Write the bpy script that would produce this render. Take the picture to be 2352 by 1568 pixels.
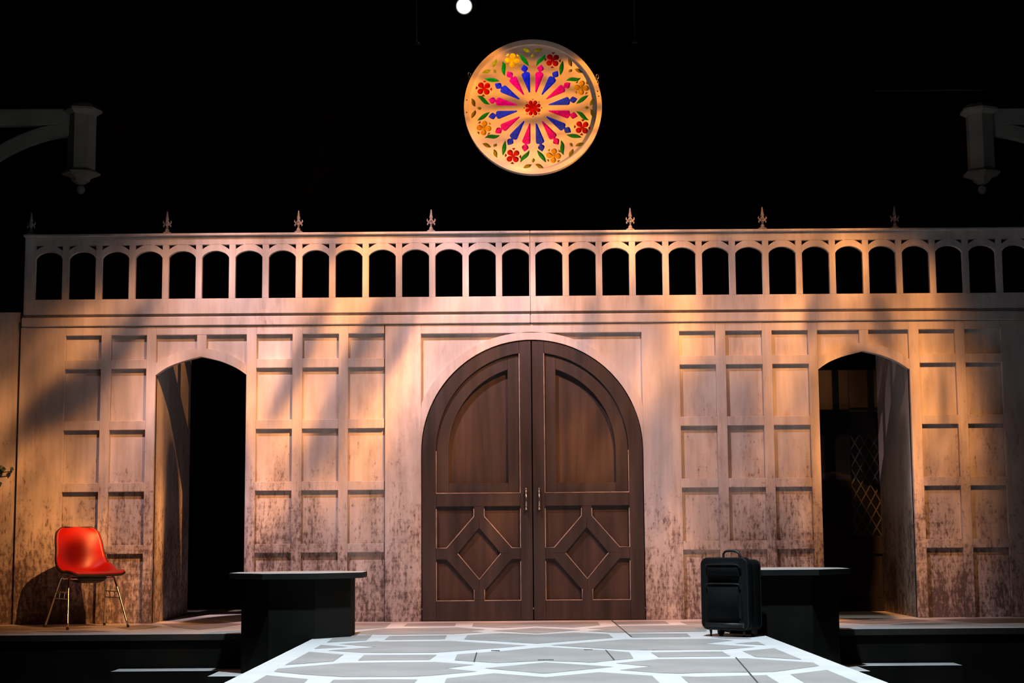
import bpy, bmesh, math, random
from mathutils import Vector, Matrix

random.seed(7)
scene = bpy.context.scene
for o in list(bpy.data.objects):
    bpy.data.objects.remove(o)
C = scene.collection

# ------------------------------------------------------------------ camera
F = 3765.0
CAM_D, CAM_Z = 13.94, 0.684
PITCH, ROLL = math.radians(6.86), math.radians(-0.43)
cam_data = bpy.data.cameras.new('camera')
cam_data.sensor_width = 36.0
cam_data.lens = F / 2352.0 * 36.0
cam_data.clip_end = 200
cam = bpy.data.objects.new('camera', cam_data)
C.objects.link(cam)
CAMR = Matrix.Rotation(math.pi / 2 + PITCH, 3, 'X') @ Matrix.Rotation(ROLL, 3, 'Z')
CAMP = Vector((0, -CAM_D, CAM_Z))
cam.matrix_world = Matrix.Translation(CAMP) @ CAMR.to_4x4()
scene.camera = cam

def ray(px, py):
    return CAMR @ Vector(((px - 1176) / F, -(py - 784) / F, -1.0))
def P(px, py, y=0.0):                      # photo pixel -> point on an upright plane
    d = ray(px, py); t = (y - CAMP.y) / d.y
    return CAMP + d * t
def G(px, py, z=0.0):                      # photo pixel -> point on a level plane
    d = ray(px, py); t = (z - CAMP.z) / d.z
    return CAMP + d * t

# ------------------------------------------------------------------ world, exposure
world = bpy.data.worlds.new('world'); scene.world = world
world.use_nodes = True
bgn = world.node_tree.nodes['Background']
bgn.inputs[0].default_value = (1.0, 0.90, 0.82, 1)
bgn.inputs[1].default_value = 0.0045
vs = scene.view_settings
vs.view_transform = 'Standard'; vs.look = 'None'; vs.exposure = 0.0; vs.gamma = 1.0
vs.use_curve_mapping = False

# ------------------------------------------------------------------ stage lights (spots with gobos)
def spot(name, loc, target, power, color, cone, blend, radius=0.05):
    l = bpy.data.lights.new(name, 'SPOT'); l.energy = power; l.color = color
    l.spot_size = math.radians(cone); l.spot_blend = blend; l.shadow_soft_size = radius
    o = bpy.data.objects.new(name, l); C.objects.link(o)
    q = (Vector(target) - Vector(loc)).to_track_quat('-Z', 'Y')
    o.matrix_world = Matrix.Translation(Vector(loc)) @ q.to_matrix().to_4x4()
    return o

class Gobo:
    """cut-out slide of a profile spotlight: works in the lamp's own beam coordinates"""
    def __init__(self, o):
        self.o = o; self.inv = o.matrix_world.inverted()
        l = o.data; l.use_nodes = True; nt = l.node_tree; self.nt = nt
        nt.nodes.clear()
        self.out = nt.nodes.new('ShaderNodeOutputLight'); self.em = nt.nodes.new('ShaderNodeEmission')
        nt.links.new(self.em.outputs[0], self.out.inputs[0])
        tc = nt.nodes.new('ShaderNodeTexCoord'); sp = nt.nodes.new('ShaderNodeSeparateXYZ')
        nt.links.new(tc.outputs['Normal'], sp.inputs[0])
        u = self.math('DIVIDE', sp.outputs[0], sp.outputs[2]); v = self.math('DIVIDE', sp.outputs[1], sp.outputs[2])
        cb = nt.nodes.new('ShaderNodeCombineXYZ'); nt.links.new(u, cb.inputs[0]); nt.links.new(v, cb.inputs[1])
        self.uv = cb.outputs[0]; self.fac = None
    def math(self, op, a, b=None, clamp=False):
        n = self.nt.nodes.new('ShaderNodeMath'); n.operation = op; n.use_clamp = clamp
        for i, s in enumerate((a, b)):
            if s is None: continue
            if isinstance(s, (int, float)): n.inputs[i].default_value = s
            else: self.nt.links.new(s, n.inputs[i])
        return n.outputs[0]
    def beam(self, p):
        q = self.inv @ Vector(p)
        return Vector((q.x / q.z, q.y / q.z))
    def mul(self, s):
        self.fac = s if self.fac is None else self.math('MULTIPLY', self.fac, s)
    def add(self, s):
        self.fac = s if self.fac is None else self.math('ADD', self.fac, s)
    def mapping(self, loc, rot, sc):
        m = self.nt.nodes.new('ShaderNodeMapping'); m.vector_type = 'TEXTURE'
        m.inputs['Location'].default_value = (loc[0], loc[1], 0)
        m.inputs['Rotation'].default_value = (0, 0, rot)
        m.inputs['Scale'].default_value = (sc[0], sc[1], 1)
        self.nt.links.new(self.uv, m.inputs['Vector'])
        return m.outputs[0]
    def ramp(self, s, f0, f1, t0, t1):
        n = self.nt.nodes.new('ShaderNodeMapRange'); n.interpolation_type = 'SMOOTHSTEP'
        self.nt.links.new(s, n.inputs['Value'])
        for k, v in zip(('From Min', 'From Max', 'To Min', 'To Max'), (f0, f1, t0, t1)):
            n.inputs[k].default_value = v
        return n.outputs['Result']
    def blob(self, p0, p1, half, inside, outside=1.0, soft=(0.35, 1.35)):
        """long soft patch between two points of the lit surface; half = half width in metres"""
        a, b = self.beam(p0), self.beam(p1); c = (a + b) / 2; d = b - a
        dist = (Vector(((p0[0] + p1[0]) / 2, (p0[1] + p1[1]) / 2, (p0[2] + p1[2]) / 2)) - self.o.matrix_world.translation).length
        hw = half / dist
        m = self.mapping(c, math.atan2(d.y, d.x), (d.length / 2 + hw, hw))
        ln = self.nt.nodes.new('ShaderNodeVectorMath'); ln.operation = 'LENGTH'
        self.nt.links.new(m, ln.inputs[0])
        return self.ramp(ln.outputs['Value'], soft[0], soft[1], inside, outside)
    def noise(self, rot, sc, scale, detail, rough, f0, f1, t0, t1, seed=0.0):
        m = self.mapping((seed, seed * 0.37), rot, sc)
        n = self.nt.nodes.new('ShaderNodeTexNoise'); n.inputs['Scale'].default_value = scale
        n.inputs['Detail'].default_value = detail; n.inputs['Roughness'].default_value = rough
        self.nt.links.new(m, n.inputs['Vector'])
        return self.ramp(n.outputs[0], f0, f1, t0, t1)
    def done(self):
        self.nt.links.new(self.fac, self.em.inputs['Strength'])

# amber profile spot, from high on the right of the auditorium; its slide is a break-up pattern
def wseg(x0, y0, x1, y1): return P(x0, y0), P(x1, y1)
def field(g, base, bright, dark):
    s = None
    for (x0, y0, x1, y1, hw, amt) in bright:
        a_, b_ = wseg(x0, y0, x1, y1)
        v = g.blob(a_, b_, hw, amt, 0.0, (0.0, 1.45))
        s = v if s is None else g.math('ADD', s, v)
    g.mul(g.math('ADD', s, base))
    for (x0, y0, x1, y1, hw, amt) in dark:
        a_, b_ = wseg(x0, y0, x1, y1)
        g.mul(g.blob(a_, b_, hw, amt))
amber = spot('amber_spot', (3.3, -8.8, 9.0), P(1150, 1000), 14300, (1.0, 0.385, 0.115), 64, 0.15, 0.04)
g = Gobo(amber)
d0 = (g.beam(P(560, 1000)) - g.beam(P(760, 640)))
arot = math.atan2(d0.y, d0.x)
field(g, 0.30, [
    (830, 560, 800, 720, 0.30, 0.85), (705, 560, 690, 690, 0.15, 0.6), (640, 890, 615, 1010, 0.30, 0.9), (745, 925, 720, 960, 0.22, 0.8),
    (860, 945, 845, 1060, 0.18, 0.8), (930, 780, 915, 990, 0.20, 0.6), (1090, 640, 1060, 700, 0.20, 0.25), (1290, 590, 1290, 660, 0.18, 0.5),
    (1430, 535, 1430, 600, 0.18, 0.8), (1530, 600, 1545, 690, 0.20, 0.9), (1360, 650, 1350, 690, 0.18, 0.3), (1580, 750, 1570, 810, 0.16, 0.6),
    (1800, 680, 1830, 770, 0.25, 0.45), (1800, 850, 1790, 920, 0.15, 0.45), (1655, 740, 1640, 790, 0.12, 0.25), (1960, 540, 1950, 640, 0.20, 0.5),
    (2140, 545, 2130, 650, 0.25, 0.75), (2140, 780, 2130, 1000, 0.28, 0.45), (2230, 860, 2235, 1060, 0.15, 0.5), (2290, 770, 2285, 800, 0.12, 0.4),
    (1920, 780, 1900, 900, 0.12, 0.5), (1890, 950, 1890, 1100, 0.07, 0.5), (2105, 900, 2120, 1400, 0.06, 0.45),
    (200, 750, 160, 800, 0.20, 0.35), (330, 870, 300, 960, 0.25, 0.4), (220, 1050, 300, 1060, 0.30, 0.30), (160, 1150, 130, 1330, 0.30, 0.6), (60, 1050, 30, 1120, 0.22, 0.5),
    (18, 900, 10, 980, 0.13, 0.9), (398, 900, 404, 1400, 0.12, 1.3), (300, 1300, 270, 1400, 0.22, 0.5), (200, 1220, 210, 1300, 0.2, 0.8), (90, 1100, 60, 1200, 0.3, 0.5), (640, 1120, 620, 1200, 0.16, 0.5), (740, 1090, 735, 1130, 0.15, 0.4),
    (560, 860, 555, 1000, 0.12, 0.6), (1500, 830, 1495, 900, 0.14, 0.35), (1100, 820, 1040, 960, 0.16, 0.3), (1330, 980, 1400, 1080, 0.25, 0.5), (1080, 1000, 1060, 1080, 0.22, 0.4), (1160, 1150, 1150, 1220, 0.14, 0.5)],
   [(735, 725, 625, 960, 0.10, 0.10), (868, 715, 800, 840, 0.09, 0.10), (950, 715, 885, 860, 0.08, 0.15), (800, 850, 720, 1060, 0.11, 0.15),
    (350, 690, 220, 870, 0.11, 0.10), (230, 860, 60, 970, 0.20, 0.12), (1020, 540, 1180, 560, 0.10, 0.30), (1180, 700, 1165, 770, 0.09, 0.3),
    (1370, 690, 1320, 830, 0.08, 0.3), (1520, 960, 1500, 1200, 0.16, 0.15), (1640, 860, 1620, 960, 0.16, 0.2), (1700, 890, 1690, 1000, 0.18, 0.25), (1870, 690, 1860, 770, 0.08, 0.25),
    (1660, 545, 1670, 650, 0.12, 0.4), (2010, 690, 2040, 780, 0.10, 0.3), (2165, 850, 2170, 980, 0.06, 0.45), (2310, 800, 2340, 1400, 0.13, 0.25), (760, 550, 745, 600, 0.08, 0.3),
    (1650, 1150, 1800, 1330, 0.45, 0.25), (700, 1260, 900, 1400, 0.40, 0.35), (130, 640, 300, 540, 0.35, 0.15), (230, 950, 150, 1000, 0.7, 0.75), (90, 1400, 120, 1370, 0.15, 0.1)])
for (x0, y0, x1, y1, hw) in ((502, 930, 504, 1400, 0.235), (500, 885, 500, 1000, 0.17), (1985, 925, 1992, 1420, 0.36), (1984, 892, 1988, 1010, 0.29), (2045, 905, 2050, 1040, 0.13)):      # solid patches added to the slide to keep the archways dark
    g.mul(g.blob(*wseg(x0, y0, x1, y1), hw, 0.01, 1.0, (0.90, 1.03)))
g.mul(g.noise(arot, (2.0, 0.8), 26.0, 2.0, 0.5, 0.36, 0.62, 0.65, 1.12, 3.1))
g.mul(g.blob(P(620, 1025), P(1700, 1010), 2.6, 1.0, 0.0, (0.82, 1.04)))
g.done()

# pink-lavender profile spot, from high on the left
lav = spot('lavender_spot', (-3.95, -7.2, 11.6), P(1150, 960), 12300, (1.0, 0.645, 0.665), 60, 0.3, 0.04)
g = Gobo(lav)
d0 = (g.beam(P(600, 1000)) - g.beam(P(720, 700)))
lrot = math.atan2(d0.y, d0.x)
field(g, 0.36, [
    (1150, 640, 1000, 560, 0.45, 0.55), (1080, 780, 1300, 710, 0.45, 0.42), (1340, 850, 1400, 900, 0.28, 0.4), (640, 640, 420, 700, 0.35, 0.45), (560, 760, 640, 820, 0.35, 0.45),
    (330, 940, 440, 890, 0.22, 0.4), (1460, 780, 1450, 860, 0.22, 0.45), (1000, 800, 960, 950, 0.25, 0.4), (540, 1000, 540, 1250, 0.25, 0.25), (1530, 1150, 1520, 1350, 0.30, 0.22), (900, 1050, 920, 1250, 0.25, 0.2), (770, 870, 760, 950, 0.2, 0.25), (640, 1180, 860, 1230, 0.35, 0.3), (250, 1080, 300, 1250, 0.25, 0.25), (940, 880, 930, 1080, 0.18, 0.25)],
   [(735, 725, 625, 960, 0.09, 0.65), (868, 715, 800, 840, 0.08, 0.65), (350, 690, 220, 870, 0.10, 0.55), (230, 860, 60, 970, 0.20, 0.6), (820, 860, 780, 930, 0.10, 0.7),
    (2050, 700, 2250, 1000, 0.75, 0.30), (2300, 700, 2330, 1300, 0.30, 0.5), (100, 800, 60, 1250, 0.40, 0.5), (1960, 580, 2200, 580, 0.30, 0.5), (1600, 580, 1780, 580, 0.2, 0.7), (820, 560, 800, 700, 0.25, 0.6)])
for (x0, y0, x1, y1, hw) in ((460, 930, 460, 1400, 0.30), (1958, 915, 1960, 1410, 0.33), (1962, 880, 1964, 1010, 0.29)):  # masks added to hold this beam out of the archways
    g.mul(g.blob(*wseg(x0, y0, x1, y1), hw, 0.01, 1.0, (0.90, 1.03)))
g.mul(g.noise(lrot, (2.0, 0.9), 22.0, 1.5, 0.5, 0.36, 0.62, 0.68, 1.10, 9.4))
g.mul(g.blob(P(600, 1010), P(1700, 1000), 2.25, 1.0, 0.0, (0.62, 0.99)))
g.done()

# cool top light over the stage floor
cool = spot('cool_top_spot', (0.3, -6.0, 9.5), (0.25, -5.2, 0), 6600, (0.76, 0.91, 1.0), 62, 0.9, 0.15)
g = Gobo(cool)
q0, q1 = g.beam((0.3, -0.95, 0)), g.beam((0.3, -0.02, 0))
m_ = g.mapping(q0, math.atan2((q1 - q0).y, (q1 - q0).x), ((q1 - q0).length, 1.0))
sx_ = g.nt.nodes.new('ShaderNodeSeparateXYZ'); g.nt.links.new(m_, sx_.inputs[0])
g.mul(g.ramp(sx_.outputs[0], 0.0, 1.0, 1.0, 0.0))       # shutter cut along the foot of the wall
g.done()
# warm side spot on the hanging rose window
ROSE_C = P(1224, 248, 0.12)
rose_spot = spot('rose_window_spot', (5.6, -6.2, 3.2), ROSE_C, 6600, (1.0, 0.33, 0.035), 8.3, 0.06, 0.03)
g = Gobo(rose_spot)
hd = g.beam(ROSE_C + Vector((0.4, 0, 0.02))) - g.beam(ROSE_C - Vector((0.4, 0, 0.02)))
g.mul(g.noise(math.atan2(hd.y, hd.x), (4.0, 1.0), 75.0, 2.5, 0.55, 0.36, 0.60, 0.22, 1.0, 2.2))
g.mul(g.blob(ROSE_C + Vector((-0.25, 0, 0.72)), ROSE_C + Vector((0.15, 0, 0.62)), 0.26, 0.03, 1.0, (0.75, 1.15)))
g.done()

# ------------------------------------------------------------------ materials
def new_mat(name):
    m = bpy.data.materials.new(name); m.use_nodes = True
    return m, m.node_tree, m.node_tree.nodes['Principled BSDF']
def simple(name, col, rough=0.6, metal=0.0, var=0.12, scale=8.0, bump=0.0, stretch=(1, 1, 1), spec=0.5):
    m, nt, b = new_mat(name)
    tc = nt.nodes.new('ShaderNodeTexCoord'); mp = nt.nodes.new('ShaderNodeMapping')
    mp.inputs['Scale'].default_value = stretch
    n = nt.nodes.new('ShaderNodeTexNoise'); n.inputs['Scale'].default_value = scale; n.inputs['Detail'].default_value = 4
    r = nt.nodes.new('ShaderNodeValToRGB')
    r.color_ramp.elements[0].position = 0.3; r.color_ramp.elements[1].position = 0.7
    r.color_ramp.elements[0].color = tuple(c * (1 - var) for c in col) + (1,)
    r.color_ramp.elements[1].color = tuple(min(1, c * (1 + var)) for c in col) + (1,)
    nt.links.new(tc.outputs['Object'], mp.inputs[0]); nt.links.new(mp.outputs[0], n.inputs['Vector'])
    nt.links.new(n.outputs[0], r.inputs[0]); nt.links.new(r.outputs[0], b.inputs['Base Color'])
    b.inputs['Roughness'].default_value = rough; b.inputs['Metallic'].default_value = metal; b.inputs['Specular IOR Level'].default_value = spec
    if bump:
        bp = nt.nodes.new('ShaderNodeBump'); bp.inputs['Strength'].default_value = bump; bp.inputs['Distance'].default_value = 0.01
        nt.links.new(n.outputs[0], bp.inputs['Height']); nt.links.new(bp.outputs[0], b.inputs['Normal'])
    return m

def wall_material(name, base, amount):
    """whitewashed boards with brushed streaks and rubbed-off dark patches"""
    m, nt, b = new_mat(name)
    N = nt.nodes.new; L = nt.links.new
    tc = N('ShaderNodeTexCoord')
    def noise(scale, stretch, detail, rough, loc=(0, 0, 0)):
        mp = N('ShaderNodeMapping'); mp.inputs['Scale'].default_value = stretch; mp.inputs['Location'].default_value = loc
        n = N('ShaderNodeTexNoise'); n.inputs['Scale'].default_value = scale
        n.inputs['Detail'].default_value = detail; n.inputs['Roughness'].default_value = rough
        L(tc.outputs['Object'], mp.inputs[0]); L(mp.outputs[0], n.inputs['Vector'])
        return n.outputs[0]
    def math_(op, a, c, clamp=False):
        n = N('ShaderNodeMath'); n.operation = op; n.use_clamp = clamp
        for i, s in enumerate((a, c)):
            if isinstance(s, (int, float)): n.inputs[i].default_value = s
            else: L(s, n.inputs[i])
        return n.outputs[0]
    def mr(v, f0, f1, t0, t1):
        n = N('ShaderNodeMapRange'); L(v, n.inputs['Value'])
        for k, q in zip(('From Min', 'From Max', 'To Min', 'To Max'), (f0, f1, t0, t1)): n.inputs[k].default_value = q
        return n.outputs['Result']
    sep = N('ShaderNodeSeparateXYZ'); L(tc.outputs['Object'], sep.inputs[0])
    streak = noise(14, (1, 1, 0.10), 5, 0.6)
    cloud = noise(2.2, (1, 1, 0.7), 3, 0.5, (4, 0, 1))
    wash = mr(math_('ADD', math_('MULTIPLY', streak, 0.5), math_('MULTIPLY', cloud, 0.5)), 0.32, 0.66, 0.68, 1.12)
    fine = noise(26, (1.5, 1, 0.62), 8, 0.72, (1, 2, 3))
    mid = noise(6.0, (1.3, 1, 0.55), 5, 0.62, (7, 2, 3))
    big = noise(1.3, (1, 1, 0.8), 2, 0.5, (2, 5, 0))
    brush = noise(38, (1, 1, 0.10), 4, 0.6, (9, 1, 0))
    brush_h = noise(30, (0.16, 1, 1.3), 3, 0.55, (3, 6, 2))
    hgt = mr(sep.outputs[2], 0.0, 2.0, 0.165, -0.080)      # the scuffed paint effect is denser near the floor
    zone = math_('ADD', math_('MULTIPLY', mid, 0.62), math_('MULTIPLY', big, 0.38))
    zone = math_('ADD', zone, hgt)
    stain = mr(math_('ADD', zone, math_('MULTIPLY', math_('SUBTRACT', brush, 0.5), 0.30)), 0.455, 0.70, 0.0, 0.60)
    s = math_('ADD', math_('MULTIPLY', fine, 0.62), math_('MULTIPLY', zone, 0.38))
    s = math_('ADD', s, math_('MULTIPLY', math_('SUBTRACT', brush, 0.5), 0.14))
    s = math_('ADD', s, math_('MULTIPLY', math_('SUBTRACT', brush_h, 0.5), 0.12))
    s = math_('ADD', s, math_('MULTIPLY', hgt, 0.42))
    dirt = mr(s, 0.552, 0.66, 0.0, amount)
    dirt_n = dirt.node; dirt_n.clamp = True
    mul = N('ShaderNodeMix'); mul.data_type = 'RGBA'; mul.blend_type = 'MULTIPLY'; mul.inputs['Factor'].default_value = 1.0
    mul.inputs['A'].default_value = base + (1,)
    cmb = N('ShaderNodeCombineColor'); [L(wash, cmb.inputs[i]) for i in range(3)]
    L(cmb.outputs[0], mul.inputs['B'])
    m0 = N('ShaderNodeMix'); m0.data_type = 'RGBA'
    L(stain, m0.inputs['Factor']); L(mul.outputs['Result'], m0.inputs['A']); m0.inputs['B'].default_value = (0.27, 0.205, 0.19, 1)
    mx = N('ShaderNodeMix'); mx.data_type = 'RGBA'
    L(dirt, mx.inputs['Factor']); L(m0.outputs['Result'], mx.inputs['A']); mx.inputs['B'].default_value = (0.075, 0.050, 0.047, 1)
    L(mx.outputs['Result'], b.inputs['Base Color'])
    b.inputs['Roughness'].default_value = 0.75
    bp = N('ShaderNodeBump'); bp.inputs['Strength'].default_value = 0.15; bp.inputs['Distance'].default_value = 0.01
    L(streak, bp.inputs['Height']); L(bp.outputs[0], b.inputs['Normal'])
    return m

M = {}
M['wall'] = wall_material('distressed_whitewash', (0.62, 0.57, 0.545), 0.88)
M['trimwhite'] = wall_material('aged_white_paint', (0.62, 0.57, 0.545), 0.5)
M['wood'] = simple('dark_stained_wood', (0.034, 0.024, 0.024), 0.5, 0, 0.45, 9, 0.15, (1.5, 1, 0.12))
M['woodlow'] = simple('dark_stained_wood_panel', (0.044, 0.026, 0.023), 0.55, 0, 0.5, 8, 0.15, (1.6, 1, 0.12))
M['edge'] = simple('pale_highlight_paint', (0.40, 0.33, 0.32), 0.5, 0, 0.35, 14)  # colour of the painted-in highlight lines on the door recesses
M['black'] = simple('flat_black_paint', (0.011, 0.010, 0.0085), 0.9, 0, 0.3, 4, spec=0.08)
M['fascia'] = simple('black_stage_edge_paint', (0.030, 0.026, 0.022), 0.7, 0, 0.25, 5)
M['drape'] = simple('black_velour', (0.001, 0.001, 0.001), 1.0, 0, 0.2, 6, spec=0.0)
M['line'] = simple('pale_floor_paint', (0.74, 0.73, 0.73), 0.45, 0, 0.06, 3)
M['tan'] = simple('grey_tan_floor_paint', (0.37, 0.35, 0.34), 0.5, 0, 0.14, 2.2)
M['tabletop'] = simple('grey_table_top_paint', (0.55, 0.55, 0.55), 0.5, 0, 0.08, 4)
M['tabletrim'] = simple('charcoal_table_edge_paint', (0.014, 0.013, 0.012), 0.7, 0, 0.2, 5, spec=0.15)
M['chrome'] = simple('polished_steel', (0.62, 0.60, 0.58), 0.25, 1.0, 0.05, 10)
M['steel'] = simple('brushed_nickel', (0.55, 0.53, 0.52), 0.3, 1.0, 0.05, 10)
M['red'] = simple('red_vinyl', (0.70, 0.014, 0.003), 0.36, 0, 0.06, 6)
M['rubber'] = simple('black_rubber', (0.015, 0.015, 0.015), 0.5, 0, 0.1, 10)
M['nylon'] = simple('black_nylon', (0.004, 0.004, 0.0045), 0.85, 0, 0.3, 60, 0.2, spec=0.12)
M['piping'] = simple('black_vinyl_piping', (0.008, 0.008, 0.009), 0.55, 0, 0.1, 20, spec=0.3)
M['gothic'] = simple('grey_stone_paint', (0.33, 0.31, 0.27), 0.8, 0, 0.15, 5)
M['rosewood'] = simple('cream_painted_plywood', (0.66, 0.60, 0.55), 0.6, 0, 0.06, 5)
M['leafgreen'] = simple('dark_green_leaf', (0.015, 0.04, 0.018), 0.5, 0, 0.3, 20)
M['cable'] = simple('steel_cable', (0.30, 0.30, 0.30), 0.4, 0.8, 0.1, 20)
M['lampblack'] = simple('black_lamp_housing', (0.02, 0.02, 0.02), 0.5, 0.3, 0.1, 10)
M['seam'] = simple('dark_floor_joint', (0.05, 0.045, 0.04), 0.7, 0, 0.2, 10)
M['oldwood'] = simple('blackened_wood', (0.009, 0.007, 0.006), 0.7, 0, 0.4, 9, 0.1, (1.5, 1, 0.15), spec=0.2)
M['glass'] = simple('dark_window_glass', (0.004, 0.004, 0.005), 0.25, 0, 0.1, 6)
M['lattice'] = simple('grey_lattice_bars', (0.035, 0.03, 0.027), 0.6, 0, 0.2, 10)

def emit(name, col, s):
    m, nt, b = new_mat(name); nt.nodes.remove(b)
    e = nt.nodes.new('ShaderNodeEmission'); e.inputs[0].default_value = col + (1,); e.inputs[1].default_value = s
    nt.links.new(e.outputs[0], nt.nodes['Material Output'].inputs[0]); return m
M['lens'] = emit('lit_lamp_lens', (1.0, 0.97, 0.82), 14.0)

def gel(name, col):
    m, nt, b = new_mat(name)
    N = nt.nodes.new; L = nt.links.new
    tc = N('ShaderNodeTexCoord'); n = N('ShaderNodeTexNoise'); n.inputs['Scale'].default_value = 55; n.inputs['Detail'].default_value = 3
    L(tc.outputs['Object'], n.inputs['Vector'])
    r = N('ShaderNodeValToRGB'); r.color_ramp.elements[0].position = 0.3; r.color_ramp.elements[1].position = 0.75
    r.color_ramp.elements[0].color = tuple(c * 0.65 for c in col) + (1,); r.color_ramp.elements[1].color = tuple(min(1, c * 1.25) for c in col) + (1,)
    L(n.outputs[0], r.inputs[0])
    L(r.outputs[0], b.inputs['Base Color']); b.inputs['Roughness'].default_value = 0.28
    bp = N('ShaderNodeBump'); bp.inputs['Strength'].default_value = 0.6; bp.inputs['Distance'].default_value = 0.004
    L(n.outputs[0], bp.inputs['Height']); L(bp.outputs[0], b.inputs['Normal'])
    t = N('ShaderNodeBsdfTranslucent'); L(r.outputs[0], t.inputs[0])
    mx = N('ShaderNodeMixShader'); mx.inputs[0].default_value = 0.55
    L(b.outputs[0], mx.inputs[1]); L(t.outputs[0], mx.inputs[2]); L(mx.outputs[0], nt.nodes['Material Output'].inputs[0])
    return m
GEL = {'magenta': gel('magenta_gel', (0.85, 0.015, 0.42)), 'blue': gel('blue_gel', (0.035, 0.09, 0.80)),
       'red': gel('red_gel', (0.60, 0.012, 0.01)), 'yellow': gel('yellow_gel', (0.80, 0.50, 0.02)),
       'green': gel('green_gel', (0.015, 0.36, 0.06)), 'olive': gel('gold_gel', (0.42, 0.38, 0.03))}

# ------------------------------------------------------------------ mesh helpers
def obj(name, bm, mat, parent=None, smooth=False):
    me = bpy.data.meshes.new(name)
    bmesh.ops.recalc_face_normals(bm, faces=bm.faces[:])
    bm.to_mesh(me); bm.free()
    for m in (mat if isinstance(mat, (list, tuple)) else [mat]): me.materials.append(m)
    if smooth:
        for p in me.polygons: p.use_smooth = True
    o = bpy.data.objects.new(name, me); C.objects.link(o)
    if parent: o.parent = parent
    return o
def tag(o, label, cat, group=None, kind=None):
    o['label'] = label; o['category'] = cat
    if group: o['group'] = group
    if kind: o['kind'] = kind
    return o
def thing(name, label, cat, loc=(0, 0, 0), rz=0.0, group=None, kind=None):
    o = bpy.data.objects.new(name, None); C.objects.link(o)
    o.location = loc; o.rotation_euler = (0, 0, rz); o.empty_display_size = 0.1
    return tag(o, label, cat, group, kind)
def at(o, p):
    """move the origin of a mesh object to p, keeping the shape in place"""
    p = Vector(p); o.data.transform(Matrix.Translation(-p)); o.location = p; return o
def copy_tree(o, parent=None):
    c = o.copy(); C.objects.link(c)
    if parent: c.parent = parent
    for ch in list(o.children): copy_tree(ch, c)
    return c
def add_box(bm, x0, x1, y0, y1, z0, z1, bev=0.0):
    vs_ = [bm.verts.new(p) for p in ((x0, y0, z0), (x1, y0, z0), (x1, y1, z0), (x0, y1, z0), (x0, y0, z1), (x1, y0, z1), (x1, y1, z1), (x0, y1, z1))]
    fs = [bm.faces.new([vs_[i] for i in f]) for f in ((0, 3, 2, 1), (4, 5, 6, 7), (0, 1, 5, 4), (1, 2, 6, 5), (2, 3, 7, 6), (3, 0, 4, 7))]
    if bev:
        es = list({e for f in fs for e in f.edges})
        bmesh.ops.bevel(bm, geom=es, offset=bev, segments=1, affect='EDGES')
def box(name, x0, x1, y0, y1, z0, z1, mat, parent=None, bev=0.0):
    bm = bmesh.new(); add_box(bm, min(x0, x1), max(x0, x1), y0, y1, min(z0, z1), max(z0, z1), bev)
    return obj(name, bm, mat, parent)
def area2(poly):
    return sum(poly[i][0] * poly[(i + 1) % len(poly)][1] - poly[(i + 1) % len(poly)][0] * poly[i][1] for i in range(len(poly)))
def offset(poly, d):
    if area2(poly) < 0: poly = poly[::-1]
    n = len(poly); out = []
    for i in range(n):
        a, b, c = (Vector(poly[i - 1]), Vector(poly[i]), Vector(poly[(i + 1) % n]))
        e1 = (b - a).normalized(); e2 = (c - b).normalized()
        n1 = Vector((-e1.y, e1.x)); n2 = Vector((-e2.y, e2.x)); m = (n1 + n2)
        if m.length < 1e-6: m = n1.copy()
        m.normalize(); k = d / max(0.35, m.dot(n1))
        out.append(tuple(b + m * k))
    return out
def prism_xz(bm, poly, y0, y1, bev=0.0):
    """extrude an outline drawn in x,z from front y0 to back y1, with a chamfered front"""
    if area2(poly) < 0: poly = poly[::-1]
    n = len(poly)
    back = [bm.verts.new((x, y1, z)) for x, z in poly]
    rings = [back]
    if bev:
        rings.append([bm.verts.new((x, y0 + bev, z)) for x, z in poly])
        rings.append([bm.verts.new((x, y0, z)) for x, z in offset(poly, bev)])
    else: rings.append([bm.verts.new((x, y0, z)) for x, z in poly])
    bm.faces.new(back)
    bm.faces.new(rings[-1][::-1])
    for r0, r1 in zip(rings, rings[1:]):
        for i in range(n): bm.faces.new((r0[i], r1[i], r1[(i + 1) % n], r0[(i + 1) % n]))
def slab(name, poly, y0, y1, mat, parent=None, bev=0.0):
    bm = bmesh.new(); prism_xz(bm, poly, y0, y1, bev); return obj(name, bm, mat, parent)
def prism_xy(bm, poly, z0, z1, side_index=0):
    if area2(poly) < 0: poly = poly[::-1]
    n = len(poly)
    b = [bm.verts.new((x, y, z0)) for x, y in poly]; t = [bm.verts.new((x, y, z1)) for x, y in poly]
    bm.faces.new(b[::-1]).material_index = side_index; bm.faces.new(t)
    for i in range(n): bm.faces.new((b[i], b[(i + 1) % n], t[(i + 1) % n], t[i])).material_index = side_index
def band(name, inner, outer, y0, y1, mat):
    """curved strip between two matching edge lines, as a solid with square section"""
    bm = bmesh.new(); rows = []
    for (xi, zi), (xo, zo) in zip(inner, outer):
        rows.append([bm.verts.new(v) for v in ((xi, y0, zi), (xo, y0, zo), (xo, y1, zo), (xi, y1, zi))])
    for a, b in zip(rows, rows[1:]):
        for k in range(4): bm.faces.new((a[k], b[k], b[(k + 1) % 4], a[(k + 1) % 4]))
    bm.faces.new(rows[0]); bm.faces.new(rows[-1][::-1])
    bmesh.ops.remove_doubles(bm, verts=bm.verts, dist=1e-6)
    bmesh.ops.dissolve_degenerate(bm, edges=bm.edges[:], dist=1e-5)
    return obj(name, bm, mat)
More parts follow.
